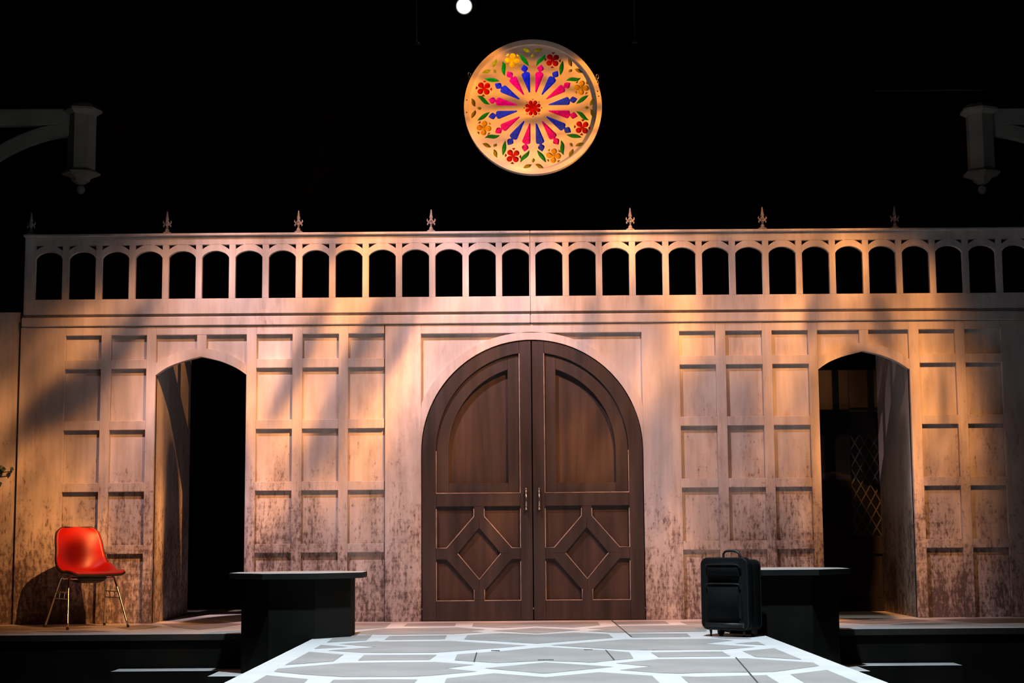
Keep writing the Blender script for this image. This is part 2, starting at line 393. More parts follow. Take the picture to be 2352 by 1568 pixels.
def tube(bm, pts, r, n=8, closed=False):
    pts = [Vector(p) for p in pts]; m = len(pts)
    rs = r if isinstance(r, (list, tuple)) else [r] * m
    rings = []; up = None
    for i, p in enumerate(pts):
        if closed: t = (pts[(i + 1) % m] - pts[i - 1])
        else: t = pts[min(i + 1, m - 1)] - pts[max(i - 1, 0)]
        t.normalize()
        if up is None: up = t.orthogonal().normalized()
        up = (up - t * up.dot(t)).normalized(); s = t.cross(up)
        rings.append([bm.verts.new(p + (up * math.cos(2 * math.pi * k / n) + s * math.sin(2 * math.pi * k / n)) * rs[i]) for k in range(n)])
    for i in range(m if closed else m - 1):
        a, b = rings[i], rings[(i + 1) % m]
        for k in range(n): bm.faces.new((a[k], a[(k + 1) % n], b[(k + 1) % n], b[k]))
    if not closed:
        bm.faces.new(rings[0][::-1]); bm.faces.new(rings[-1])
def lathe(bm, prof, n=16, c=(0, 0, 0), phase=0.0):
    """profile of (radius, z) turned about the upright axis through c"""
    rings = []
    for r, z in prof:
        rings.append([bm.verts.new((c[0] + r * math.cos(2 * math.pi * k / n + phase), c[1] + r * math.sin(2 * math.pi * k / n + phase), c[2] + z)) for k in range(n)])
    for a, b in zip(rings, rings[1:]):
        for k in range(n): bm.faces.new((a[k], a[(k + 1) % n], b[(k + 1) % n], b[k]))
    bm.faces.new(rings[0][::-1]); bm.faces.new(rings[-1])
def smooth_pts(pts, n=6):
    """Catmull-Rom through the points"""
    pts = [Vector(p) for p in pts]; out = []
    for i in range(len(pts) - 1):
        p0 = pts[max(i - 1, 0)]; p1 = pts[i]; p2 = pts[i + 1]; p3 = pts[min(i + 2, len(pts) - 1)]
        for k in range(n):
            t = k / n
            out.append(0.5 * ((2 * p1) + (p2 - p0) * t + (2 * p0 - 5 * p1 + 4 * p2 - p3) * t * t + (3 * p1 - p0 - 3 * p2 + p3) * t ** 3))
    out.append(pts[-1]); return out

# ------------------------------------------------------------------ the setting: stage floor, platform, thrust
XC = P(1221, 1000).x                                   # middle of the set
YP = (G(300, 1457).y + G(2100, 1443).y) / 2            # front edge of the upstage platform
HOUSE_Z = -0.55
tl0, tl1 = G(719, 1466), G(520, 1565)
tr0, tr1 = G(1760, 1460), G(2041, 1568)
def on_line(a, b, y): k = (y - a.y) / (b.y - a.y); return a.x + (b.x - a.x) * k
YE = -8.6
XL, XR = on_line(tl0, tl1, YP), on_line(tr0, tr1, YP)
XLE, XRE = on_line(tl0, tl1, YE), on_line(tr0, tr1, YE)
bm = bmesh.new()
stage_poly = [(-5.6, 2.9), (-5.6, YP), (XL, YP), (XLE, YE), (XRE, YE), (XR, YP), (5.6, YP), (5.6, 2.9)]
prism_xy(bm, stage_poly, -0.045, 0.0, 1)
floor = tag(obj('floor', bm, [M['line'], M['fascia']]), 'pale painted stage deck with grey-tan geometric shapes and black edge', 'stage floor', kind='structure')
bm = bmesh.new()
ins = 0.03
prism_xy(bm, [(-5.57, 2.87), (-5.57, YP + ins), (XL + ins, YP + ins), (XLE + ins, YE + ins), (XRE - ins, YE + ins), (XR - ins, YP + ins), (5.57, YP + ins), (5.57, 2.87)], HOUSE_Z, -0.045)
obj('riser', bm, M['black'], floor)
tag(box('floor_lower', -8, 8, -13.2, 4.2, HOUSE_Z - 0.1, HOUSE_Z, M['black']), 'black lower floor around the raised stage deck', 'floor', kind='structure')

def zz(off, s):
    return lambda *pts: [(off[0] + x / s, off[1] + y / s) for x, y in pts]
z1 = zz((500, 1415), 5.88); z2 = zz((880, 1415), 5.88); z3 = zz((1240, 1415), 5.88); z4 = zz((1600, 1415), 5.113)
paint = [
    z1((1475, 355), (1600, 262), (2090, 252), (2010, 325)),
    z1((1300, 440), (1395, 388), (1755, 413)),
    z1((1640, 375), (2150, 338)) + z2((0, 345), (900, 333), (1940, 395), (1600, 425), (1000, 470), (700, 492), (0, 495)) + z1((1900, 490), (1490, 463), (2140, 415)),
    z1((905, 660), (1235, 480), (1700, 518), (1565, 610)),
    z1((1895, 598), (1975, 525)) + z2((730, 520), (625, 588), (0, 592)),
    z1((760, 748), (815, 708), (1700, 632), (2200, 624)) + z2((700, 618), (1230, 655), (850, 705), (1270, 745), (680, 800), (400, 815), (0, 818)) + z1((1700, 820), (1200, 790)),
    z1((200, 1060), (660, 797), (1220, 850), (1000, 1070)),
    z1((1300, 1100), (1560, 860)) + z2((0, 852), (465, 855), (250, 1090)),
    z2((280, 135), (330, 97), (985, 95), (970, 132)),
    z2((1200, 138), (1220, 92), (2040, 85)) + z3((780, 75), (815, 120), (450, 152)) + z2((2070, 133), (1630, 160)),
    z1((1800, 225), (2270, 160)) + z2((0, 167), (1000, 150), (1390, 180), (1150, 198), (1350, 215), (950, 240), (0, 248)) + z1((1800, 240)),
    z1((1700, 190), (1780, 98), (2340, 92), (2270, 152)),
    z2((1480, 196), (2070, 158)) + z3((550, 185)) + z2((2090, 232)),
    z2((20, 318), (90, 268), (865, 258), (835, 308)),
    z2((1095, 312), (1140, 255), (1600, 228), (2080, 248)) + z3((450, 220), (925, 240), (990, 290), (30, 365)) + z2((2080, 370)),
    z3((150, 390), (1150, 312), (2350, 305)) + z4((430, 285), (90, 322), (690, 360), (300, 392), (0, 394)) + z3((1400, 460), (900, 442)),
    z4((440, 320), (720, 300), (810, 340)),
    z2((965, 595), (1000, 515), (1600, 470), (2190, 415)) + z3((900, 460), (1210, 487), (1265, 570), (720, 625), (60, 602)) + z2((1550, 632)),
    z3((1500, 487), (2350, 478)) + z4((300, 415), (400, 470)) + z3((1600, 553)),
    z4((540, 410), (910, 375), (1235, 508), (690, 478)),
    z2((1370, 703), (2190, 622)) + z3((990, 683), (60, 775)),
    z3((1020, 635), (1600, 580), (2350, 575)) + z4((600, 495), (1370, 545), (1440, 583), (900, 655), (0, 665)) + z3((1900, 775), (1600, 765), (1080, 725), (1500, 678)),
    z2((760, 1060), (855, 840), (1500, 770), (2190, 824)) + z3((800, 755), (1515, 805), (1790, 1060)),
    z3((2200, 1080), (1910, 812)) + z4((0, 712), (820, 692), (1250, 960)),
    z4((1100, 683), (1530, 630), (2250, 930), (1500, 920)),
    z3((1000, 75), (1690, 67), (1750, 103), (1050, 110)),
    z3((640, 165), (1050, 130), (2250, 118), (2250, 205), (1000, 222), (650, 200), (900, 181)),
    z3((1200, 235), (1985, 235), (2040, 278), (1245, 287)),
    z4((160, 245), (560, 236), (645, 268), (300, 262)),
    z3((1890, 75), (2250, 68), (2250, 106), (1990, 112)),
    [(372, 1433), (420, 1425), (535, 1426.5), (562, 1432.5), (500, 1442), (455, 1446), (400, 1441)],
    [(-20, 1447.5), (-20, 1438), (95, 1435), (215, 1441), (150, 1446)],
    [(265, 1441), (330, 1434), (372, 1438), (345, 1443), (300, 1446)],
    [(70, 1450), (190, 1447), (258, 1450), (160, 1452.5)],
    [(1905, 1429), (1990, 1421), (2085, 1421), (2140, 1425), (2050, 1431), (2000, 1433)],
    [(2150, 1423), (2235, 1419), (2400, 1418), (2400, 1428), (2260, 1431)],
    [(2040, 1434), (2100, 1430), (2190, 1432), (2130, 1435)],
]
def inside_deck(p):
    y = min(p.y, -0.01)
    if y > YP: return (p.x, y)
    y = max(y, YE + 0.02)
    return (min(max(p.x, on_line(tl0, tl1, y) + 0.02), on_line(tr0, tr1, y) - 0.02), y)
for poly in paint:
    bm = bmesh.new()
    pts = [inside_deck(G(*q)) for q in poly]
    c0 = Vector((sum(p[0] for p in pts) / len(pts), sum(p[1] for p in pts) / len(pts), 0.0015))
    bm.faces.new([bm.verts.new((x, y, 0.0015)) for x, y in pts])
    at(obj('painted_panel', bm, M['tan'], floor), c0)
for pts in ([(1405, 1425), (1451, 1463)], [(1391, 1493), (1411, 1516)], [(1690, 1510), (1740, 1568)], [(1095, 1499), (1089, 1520)]):
    a, b = (G(*q) for q in pts); d = (b - a).normalized(); s = Vector((-d.y, d.x, 0)) * 0.004
    bm = bmesh.new(); bm.faces.new([bm.verts.new((p.x, p.y, 0.003)) for p in (a - s, b - s, b + s, a + s)])
    obj('deck_joint', bm, M['seam'], floor)
for px, py, w in ((1138, 1494.5, 20), (1351, 1492.5, 20)):
    a, b = G(px - w / 2, py), G(px + w / 2, py)
    box('trap_hinge', a.x, b.x, a.y - 0.012, a.y + 0.012, 0.0005, 0.004, M['seam'], floor)
a, b = G(1237, 1516), G(1270, 1516)
for i in range(9):
    x = a.x + (b.x - a.x) * i / 8
    box('floor_vent_slot', x - 0.004, x + 0.004, a.y - 0.02, a.y + 0.02, 0.0005, 0.004, M['seam'], floor)

# corner steps beside the thrust
STEP_Z = -0.25
def corner_step(side):
    if side < 0:
        xo = G(257, 1541, STEP_Z).x; xi = G(503, 1541, STEP_Z).x; yb = YP + 0.0; yf = G(380, 1541, STEP_Z).y; ye = G(482, 1553, STEP_Z).y
        e = lambda y: on_line(tl0, tl1, y) + ins
        poly = [(xo, yb), (xo, yf), (xi, yf), (xi, ye), (e(ye), ye), (e(yb), yb)]
    else:
        xo = G(2213, 1528, STEP_Z).x; xi = G(1967, 1529, STEP_Z).x; yb = YP + 0.0; yf = G(2100, 1528, STEP_Z).y; ye = G(1992, 1541, STEP_Z).y
        e = lambda y: on_line(tr0, tr1, y) - ins
        poly = [(xo, yb), (xo, yf), (xi, yf), (xi, ye), (e(ye), ye), (e(yb), yb)]
    cx = sum(p[0] for p in poly) / 6; cy = sum(p[1] for p in poly) / 6
    t = thing('corner_step', 'black L-shaped step with pale tread below the deck, %s' % ('on the red chair side' if side < 0 else 'on the suitcase side'), 'step', (cx, cy, HOUSE_Z))
    q = [(x - cx, y - cy) for x, y in poly]
    bm = bmesh.new(); prism_xy(bm, q, STEP_Z - HOUSE_Z - 0.012, STEP_Z - HOUSE_Z, 1); obj('tread', bm, [M['line'], M['black']], t)
    bm = bmesh.new(); prism_xy(bm, q, 0, STEP_Z - HOUSE_Z - 0.012); obj('riser', bm, M['black'], t)
    return poly
corner_step(-1); corner_step(1)

# ------------------------------------------------------------------ the back wall with its panelling
D = 0.044                                              # relief of stiles and rails over the panels
wall = thing('wall_back', 'distressed whitewashed panelled wall with two pointed arches and a round-headed doorway', 'wall', (XC, 0, 0), kind='structure')
WALLP = Vector((XC, 0, 0))
def wpart(o):
    o.parent = wall; o.matrix_parent_inverse = Matrix.Translation(-WALLP); return o
def wbox(name, x0, x1, z0, z1, y0=0.0, y1=D, mat='wall', bev=0.003):
    o = box(name, x0, x1, y0, y1, z0, z1, M[mat], None, bev); return wpart(o)
def wslab(name, poly, y0, y1, mat='wall', bev=0.0):
    return wpart(slab(name, poly, y0, y1, M[mat], None, bev))
ZT = (P(300, 751).z + P(1221, 743).z + P(2100, 736).z) / 3        # top of the wall flats
def zrow(pxs): return sum(P(x, y).z for x, y in pxs) / len(pxs)
R_TOP = [zrow([(190, 772), (1600, 759.5), (2150, 755)]), zrow([(190, 849.6), (1600, 836), (2150, 832)]), zrow([(190, 989), (1600, 977), (2150, 973)]),
         zrow([(190, 1131), (1600, 1120), (2150, 1113.5)]), zrow([(190, 1273), (1600, 1263.6), (2150, 1256.5)])]
R_BOT = [zrow([(190, 828), (1600, 815)]), zrow([(190, 968), (1600, 955)]), zrow([(190, 1110.5), (1600, 1097)]), zrow([(190, 1253), (1600, 1241)]), 0.0]
def xw(px, py): return P(px, py).x
def bank(cols, xl, xr):
    """one framed flat: stiles full height, rails between them, recessed panels"""
    edges = [xl] + [v for c in cols for v in c] + [xr]
    for i in range(0, len(edges), 2):
        if edges[i + 1] - edges[i] > 0.01: wbox('stile', edges[i], edges[i + 1], 0.0, ZT)
    for (a, b) in cols:
        top = ZT
        for zt, zb in zip(R_TOP, R_BOT):
            wbox('rail', a, b, zt, top)
            wbox('panel', a, b, zb, zt, D, D + 0.012, bev=0.0)
            top = zb
    box_b = box('backing', xl, xr, D + 0.012, D + 0.03, 0.0, ZT, M['black']); wpart(box_b)
yA = 989
XA0 = xw(42, 960)
XA1, XA2 = xw(357, 862), xw(565.5, 862)                # left arch opening
XD0, XD1 = xw(967.5, 1200), xw(1480.5, 1200)           # central doorway
XR1, XR2 = xw(1879.5, 850), xw(2089.5, 848)            # right arch opening
bank([(xw(145, yA), xw(228, yA)), (xw(250.5, yA), xw(333, yA))], XA0, XA1)
bank([(xw(587, yA), xw(670, yA)), (xw(693, yA), xw(777, yA)), (xw(799, yA), xw(882, yA))], XA2, xw(884, yA))
yC = 977
bank([(xw(1564, yC), xw(1648, yC)), (xw(1671, yC), xw(1755.5, yC)), (xw(1778, yC), xw(1862, yC))], xw(1561, yC), XR1)
XD_END = 2 * XC - XA0
bank([(xw(2118, 972), xw(2201.5, 972)), (xw(2224, 972), xw(2307, 972))], XR2, XD_END)

def arch_flat(x0, x1, inner, outer, top_l, top_r, mid):
    """header over a pointed arch: recessed sheet, rail, centre stile and curved trim"""
    inn = [(p.x, p.z) for p in inner]; out = [(p.x, p.z) for p in outer]
    inn[0] = (x0, inn[0][1]); inn[-1] = (x1, inn[-1][1]); out[0] = (x0, out[0][1]); out[-1] = (x1, out[-1][1])
    wslab('panel', [(x0, ZT)] + inn + [(x1, ZT)], D, D + 0.03)
    wpart(band('arch_trim', inn, out, 0.0, D, M['wall']))
    wbox('rail', x0, x1, R_TOP[0], ZT)
    zo = min(p[1] for p in out if abs(p[0] - (mid[0] + mid[1]) / 2) < 0.12)
    wbox('stile', mid[0], mid[1], zo - 0.015, R_TOP[0], 0.001)
# left arch
def curve(pts):
    m = len(pts) // 2
    h1 = smooth_pts([(a, b, 0) for a, b in pts[:m + 1]], 5); h2 = smooth_pts([(a, b, 0) for a, b in pts[m:]], 5)
    return [P(v.x, v.y) for v in h1 + h2[1:]]
inL = [(358, 861), (373, 850), (390, 840.5), (421, 829), (461, 818.5), (501, 827.5), (530, 838.5), (549, 848.5), (565.5, 860)]
ouL = [(358, 834), (380, 821), (408, 809), (435, 802.5), (461, 799), (487, 802.5), (512, 809), (540, 821), (566, 837)]
arch_flat(XA1, XA2, curve(inL), curve(ouL), 0, 0, (xw(452, 790), xw(474, 790)))
SH = (1984 - 462, -14)
def shift(pts): return [(x + 1521.5, y - 13 - 0.0) for x, y in pts]
arch_flat(XR1, XR2, curve(shift(inL)), curve(shift(ouL)), 0, 0, (xw(1974, 780), xw(1995, 780)))
# doorway surround
DC_Z = P(1221, 1034).z; DR = (XD1 - XD0) / 2; DCX = (XD0 + XD1) / 2
DTOP = P(1221, 779.5).z; DRZ = DTOP - DC_Z
def arc(r, rz, n=40, a0=math.pi, a1=0.0): return [(DCX + r * math.cos(a0 + (a1 - a0) * i / n), DC_Z + rz * math.sin(a0 + (a1 - a0) * i / n)) for i in range(n + 1)]
XPL, XPR = xw(969.5, 830), xw(1474.5, 830)
XCL, XCR = xw(884, yA), xw(1561, yC)
XPL, XPR = min(XPL, XD0), max(XPR, XD1)
wslab('panel', [(XPL, ZT), (XPL, DC_Z)] + arc(DR, DRZ) + [(XPR, DC_Z), (XPR, ZT)], D, D + 0.03)
ztr = P(1221, 762).z
outer_arc = [p for p in arc(DR + 0.085, ztr - DC_Z, 60)]
oa = [(max(min(x, XPR), XPL), z) for x, z in outer_arc]
oa = [(x, max(z, zi)) for (x, z), (xi, zi) in zip(oa, arc(DR, DRZ, 60))]
wpart(band('arch_trim', arc(DR, DRZ, 60), oa, 0.0, D, M['wall']))
zr0 = zrow([(1050, 766), (1400, 762.5)])
wbox('rail', XPL, XPR, zr0, ZT)
wbox('stile', XCL, XPL, 0.0, ZT); wbox('stile', XPR, XCR, 0.0, ZT)
wbox('backing', XCL, XPL, 0.0, ZT, D, D + 0.03, 'black', 0); wbox('backing', XPR, XCR, 0.0, ZT, D, D + 0.03, 'black', 0)
# fascia and cornice above the flats
zF1 = zrow([(300, 728.5), (1221, 720.5), (2100, 715.5)]); zF2 = zrow([(300, 722), (1221, 714), (2100, 709.5)])
xcl = P(50, 735).x; xcr = 2 * XC - xcl
for a, b in ((xcl, XC - 0.001), (XC + 0.001, xcr)):
    wbox('fascia', a, b, ZT + 0.003, zF1, -0.02, D + 0.03, bev=0.007)
    wbox('cornice', a, b, zF1, zF2, 0.018, D + 0.03)
# side walls of the passages behind the arches
ZP = 2.55
def jamb(x, s, depth):
    o = wpart(box('jamb', x - (0.05 if s < 0 else 0), x + (0.05 if s > 0 else 0), D + 0.031, depth, 0.0, ZP, M['wall'], None, 0.003)); return o
jamb(XA1, -1, 1.55); jamb(XR2, 1, 1.30)

# wing flats at the ends of the wall
zW = P(20, 716).z
tag(wing := box('wall_left', -6.2, XA0 - 0.012, 0.03, 0.08, 0.0, zW, M['wall'], None, 0.003), 'plain whitewashed wing flat beside the red chair end of the wall', 'wall', kind='structure')
tag(box('wall_right', XD_END + 0.012, 6.2, 0.03, 0.08, 0.0, zW, M['wall'], None, 0.003), 'plain whitewashed wing flat beyond the suitcase end of the wall', 'wall', kind='structure')

# ------------------------------------------------------------------ double door
def leaf(name, s, label):
    """s = -1 for the hinge-left leaf, +1 for the mirrored one; drawn in pixels of the left leaf"""
    mid = XC if s < 0 else XC
    pivot = Vector((DCX + s * DR, 0.03, 0.0))
    t = thing(name, label, 'door', pivot, kind='structure')
    def X(px, py):
        x = P(px, py).x - P(1221.5, py).x               # distance from the meeting line, negative
        return DCX + (x if s < 0 else -x)
    def Zp(px, py): return P(px, py).z
    def pt(px, py): return (X(px, py), Zp(px, py))
    def put(o): o.parent = t; o.matrix_parent_inverse = Matrix.Translation(-pivot); return o
    gap = 0.004; e = DR - 0.006; top = 0.006
    xm = DCX + s * gap
    sgn = s
    def aq(r, rz, n=24):                                # quarter arc, from the meeting line out to the springing
        return [(DCX + sgn * r * math.sin(a), DC_Z + rz * math.cos(a)) for a in [math.pi / 2 * i / n for i in range(n + 1)]]
    y_out, y_in, y_pan, y_low = 0.010, 0.032, 0.082, 0.052
    # backing slab
    out = [(xm, top)] + [(xm, DC_Z + DRZ - 0.006)] + [p for p in aq(e, DRZ - 0.006)[1:]] + [(DCX + sgn * e, top)]
    put(slab('door_slab', out, y_pan, y_pan + 0.03, M['woodlow']))
    put(slab('lower_panel', [pt(996, 1158), pt(1197, 1158), pt(1197, 1384), pt(996, 1384)], y_low, y_pan, M['woodlow']))
    xr1 = pt(1193, 1000)[0]; xl1 = pt(1001, 1000)[0]; zb1 = Zp(1100, 1132)
    r1 = abs(xl1 - DCX); rz1 = Zp(1193, 811) - DC_Z
    def arc_on(r, rz, xa, n=24):                        # arc from x = xa out to the springing
        a0 = math.asin(min(1, abs(xa - DCX) / r)); return [(DCX + sgn * r * math.sin(a0 + (math.pi / 2 - a0) * i / n), DC_Z + rz * math.cos(a0 + (math.pi / 2 - a0) * i / n)) for i in range(n + 1)]
    rz1 = rz1 / math.cos(math.asin(abs(xr1 - DCX) / r1))
    # outer frame: meeting stile, curved outer stile, middle and bottom rails
    zs = DC_Z + (DRZ - 0.006) * math.cos(math.asin(abs(xr1 - DCX) / e))
    put(slab('meeting_stile', [(xm, top), (xr1, top), (xr1, zs)] + [(xm, DC_Z + DRZ - 0.006)], y_out, y_pan, M['wood'], None, 0.003))
    a_in = arc_on(r1, rz1, xr1); a_out = arc_on(e, DRZ - 0.006, xr1)
    put(slab('hanging_stile', [(xl1, top)] + a_in[::-1] + a_out + [(DCX + sgn * e, top)], y_out, y_pan, M['wood'], None, 0.003))
    zl0, zl1 = Zp(1100, 1162.5), Zp(1100, 1379)
    put(slab('middle_rail', [(xl1, zl0), (xr1, zl0), (xr1, zb1), (xl1, zb1)], y_out, y_pan, M['wood'], None, 0.003))
    put(slab('bottom_rail', [(xl1, top), (xr1, top), (xr1, zl1), (xl1, zl1)], y_out, y_pan, M['wood'], None, 0.003))
    # inner frame of the arched upper panel
    xr2 = pt(1166, 1000)[0]; xl2 = pt(1030, 1000)[0]; zb2 = Zp(1100, 1109)
    r2 = abs(xl2 - DCX) ; rz2 = (Zp(1166, 848) - DC_Z) / math.cos(math.asin(abs(xr2 - DCX) / r2))
    zs2 = DC_Z + rz1 * math.cos(math.asin(abs(xr2 - DCX) / r1))
    put(slab('inner_stile', [(xr2, zb1), (xr1, zb1), (xr1, DC_Z + rz1 * math.cos(math.asin(abs(xr1 - DCX) / r1))), (xr2, zs2)], y_in, y_pan, M['wood'], None, 0.002))
    put(slab('inner_arch', [(xl2, zb1)] + arc_on(r2, rz2, xr2)[::-1] + arc_on(r1, rz1, xr2) + [(xl1, zb1)], y_in, y_pan, M['wood'], None, 0.002))
    put(slab('inner_rail', [(xl2, zb1), (xr2, zb1), (xr2, zb2), (xl2, zb2)], y_in, y_pan, M['wood'], None, 0.002))
    # diamond lattice of the lower panel
    cx, cz = pt(1097.5, 1271); oT = Zp(1097, 1172); oB = Zp(1097, 1367)
    hx_o = abs(X(1011, 1271) - cx); hx_i = abs(X(1048, 1271) - cx); hz_o = oT - cz; hz_i = Zp(1097, 1212) - cz
    for a, b in ((1, 1), (1, -1), (-1, 1), (-1, -1)):
        put(slab('diamond_bar', [(cx + a * hx_o, cz), (cx, cz + b * hz_o), (cx, cz + b * hz_i), (cx + a * hx_i, cz)], y_out + 0.001, y_low, M['wood'], None, 0.003))
    w = abs(X(1085, 1170) - X(1109, 1170)) / 2; hh = (Zp(1010, 1258) - Zp(1010, 1284)) / 2
    kx = hx_o * (1 - hh / hz_o) - 0.02; kz = hz_o * (1 - w / hx_o) - 0.02
    put(slab('lattice_stub', [(cx - w, cz + kz), (cx + w, cz + kz), (cx + w, zl0), (cx - w, zl0)], y_out + 0.002, y_low, M['wood'], None, 0.002))
    put(slab('lattice_stub', [(cx - w, zl1), (cx + w, zl1), (cx + w, cz - kz), (cx - w, cz - kz)], y_out + 0.002, y_low, M['wood'], None, 0.002))
    for xa in (xl1, xr1):
        q = 1 if xa > cx else -1
        put(slab('lattice_stub', [(xa, cz - hh), (cx + q * kx, cz - hh), (cx + q * kx, cz + hh), (xa, cz + hh)], y_out + 0.002, y_low, M['wood'], None, 0.002))
    # highlights painted in as pale strips along the sides and sills of the recesses
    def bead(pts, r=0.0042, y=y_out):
        bm = bmesh.new(); tube(bm, [(x, y, z) for x, z in pts], r, 5); put(obj('highlight_bead', bm, M['edge']))
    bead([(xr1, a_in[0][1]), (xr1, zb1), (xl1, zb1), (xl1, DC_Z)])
    zt_ = cz + hh; zb_ = cz - hh
    kxo = hx_o * (1 - hh / hz_o); kzo = hz_o * (1 - w / hx_o)
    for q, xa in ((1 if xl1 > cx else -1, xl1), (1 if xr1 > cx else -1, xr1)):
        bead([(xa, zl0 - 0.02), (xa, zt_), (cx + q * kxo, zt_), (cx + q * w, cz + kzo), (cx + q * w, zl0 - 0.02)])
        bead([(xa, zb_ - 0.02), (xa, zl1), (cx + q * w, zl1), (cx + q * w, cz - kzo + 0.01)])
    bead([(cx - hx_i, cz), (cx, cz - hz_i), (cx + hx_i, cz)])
    # handle
    hxp, hz1, hz0 = X(1206.5, 1140), Zp(1206, 1128), Zp(1206, 1168)
    h = put(at(obj('handle', (lambda b: (tube(b, [(hxp, y_out - 0.035, hz1), (hxp, y_out - 0.042, (hz1 + hz0) / 2), (hxp, y_out - 0.035, hz0)], [0.008, 0.0065, 0.008], 10), b)[1])(bmesh.new()), M['steel'], None, True), pivot))
    h.matrix_parent_inverse = Matrix.Translation(-pivot)
    for zc, nm in ((hz1, 'handle_mount'), (hz0, 'handle_mount')):
        bm = bmesh.new(); tube(bm, [(hxp, y_out, zc), (hxp, y_out - 0.012, zc), (hxp, y_out - 0.025, zc), (hxp, y_out - 0.045, zc)], [0.020, 0.018, 0.011, 0.012], 12)
        bmesh.ops.translate(bm, verts=bm.verts, vec=-pivot)
        o = obj(nm, bm, M['steel'], h, True)
    bm = bmesh.new(); bmesh.ops.create_uvsphere(bm, u_segments=10, v_segments=8, radius=0.008)
    bmesh.ops.translate(bm, verts=bm.verts, vec=Vector((hxp, y_out - 0.036, hz1 + 0.022)) - pivot); obj('handle_knob', bm, M['steel'], h, True)
leaf('door_1', -1, 'dark wooden arched door leaf with diamond panel, hung on the red chair side')
leaf('door_2', 1, 'dark wooden arched door leaf with diamond panel, hung on the suitcase side')

# dark latticed door at the back of the suitcase-side passage
YB = 1.32
bx0, bx1 = P(1870, 1150, YB).x, P(2075, 1150, YB).x
t = thing('door_3', 'dark panelled door with diamond lattice window, at the back of the suitcase-side archway', 'door', ((bx0 + bx1) / 2, YB, 0), kind='structure')
pv = Vector(t.location)
def dput(o): o.parent = t; o.matrix_parent_inverse = Matrix.Translation(-pv); return o
wx0, wx1 = P(1952, 1050, YB).x, P(2040, 1050, YB).x
wz1, wz0 = P(1990, 937, YB).z, P(1990, 1230, YB).z
zdt = P(1990, 850, YB).z
for nm, a, b, c, d in (('door_stile', bx0, wx0, 0, zdt), ('door_stile', wx1, bx1, 0, zdt), ('top_rail', wx0, wx1, wz1, zdt), ('lock_rail', wx0, wx1, P(1990, 1272, YB).z, wz0), ('bottom_rail', wx0, wx1, 0, 0.12)):
    dput(box(nm, a, b, YB - 0.04, YB, c, d, M['oldwood'], None, 0.004))
dput(box('door_panel', wx0, wx1, YB - 0.012, YB, 0.12, P(1990, 1272, YB).z, M['oldwood'], None, 0.002))
gl = dput(box('glass_pane', wx0, wx1, YB - 0.01, YB, wz0, wz1, M['glass']))
stp = (wx1 - wx0) / 2.0
H_ = wz1 - wz0 - 0.25; k = 1.75
for s in (1, -1):
    i = -4
    while i < 12:
        zc = wz0 + i * stp * k * 0.5
        pts = []
        n = 2
        x_a, x_b = wx0, wx1
        za, zb = (zc, zc + (wx1 - wx0) * k) if s > 0 else (zc + (wx1 - wx0) * k, zc)
        lo, hi = wz0, wz0 + H_
        def clip(x_a, za, x_b, zb):
            t0, t1 = 0.0, 1.0; dz = zb - za
            for bound, sg in ((lo, 1), (hi, -1)):
                f0 = sg * (za - bound); f1 = sg * (zb - bound)
                if f0 < 0 and f1 < 0: return None
                if f0 < 0: t0 = max(t0, f0 / (f0 - f1))
                elif f1 < 0: t1 = min(t1, f0 / (f0 - f1))
            if t1 - t0 < 0.02: return None
            return (x_a + (x_b - x_a) * t0, za + dz * t0, x_a + (x_b - x_a) * t1, za + dz * t1)
        c_ = clip(x_a, za, x_b, zb)
        if c_:
            bm = bmesh.new(); tube(bm, [(c_[0], YB - 0.018, c_[1]), (c_[2], YB - 0.018, c_[3])], 0.008, 4); dput(obj('lattice_bar', bm, M['lattice']))
        i += 1
tag(box('wall_passage', bx0 - 0.6, bx0 - 0.001, YB - 0.02, YB + 0.03, 0, 2.6, M['black']), 'black masking flat behind the suitcase-side archway', 'wall', kind='structure')

# black drape far behind
bm = bmesh.new()
n = 120; top_z = 9.5
cols = []
for i in range(n + 1):
    x = -8 + 16 * i / n; y = 4.0 + 0.10 * math.sin(i * 1.9) + 0.04 * math.sin(i * 0.7)
    cols.append((bm.verts.new((x, y, HOUSE_Z)), bm.verts.new((x, y, top_z))))
for a, b in zip(cols, cols[1:]): bm.faces.new((a[0], b[0], b[1], a[1]))
bm.normal_update(); bmesh.ops.solidify(bm, geom=bm.faces[:], thickness=0.02)
tag(obj('stage_drape', bm, M['drape'], None, True), 'pleated black drape hanging behind the whole set', 'curtain')
for s, nm in ((-1, 'wall_left_side'), (1, 'wall_right_side')):
    tag(box(nm, s * 6.25, s * 6.35, -13.2, 4.2, HOUSE_Z, 9.5, M['drape']), 'black side wall of the theatre, %s' % ('past the red chair' if s < 0 else 'past the suitcase'), 'wall', kind='structure')

# ------------------------------------------------------------------ balustrade
zb0 = zF1 + 0.0
zB_lo = zF2        # its lower edge
zB_sill = zrow([(120, 690), (1221, 682.5), (2200, 670)])
zB_spr = zrow([(110, 596.5), (1240, 586), (2260, 577)]); zB_crown = zrow([(115, 580), (1258, 570), (2180, 564)])
zB_head = zrow([(115, 566), (1235, 557), (2300, 549)]); zB_top = zrow([(80, 545), (1221, 537), (2300, 531)])
zCap = zrow([(80, 540), (1221, 530.5), (2300, 525.5)])
ybf, ybb = -0.022, 0.022
bx_l = P(58, 620).x; bx_r = 2 * XC - bx_l
bal = thing('balustrade', 'long pale gothic balustrade of open arches along the top of the wall', 'balustrade', (XC, 0, zB_lo))
bpv = Vector(bal.location)
def bput(o): o.parent = bal; o.matrix_parent_inverse = Matrix.Translation(-bpv); return o
x_first = P(82, 640).x; x_step = (P(1230, 640).x - P(82, 640).x) / 15.0; x_w = P(144, 640).x - P(82, 640).x
nb = 30
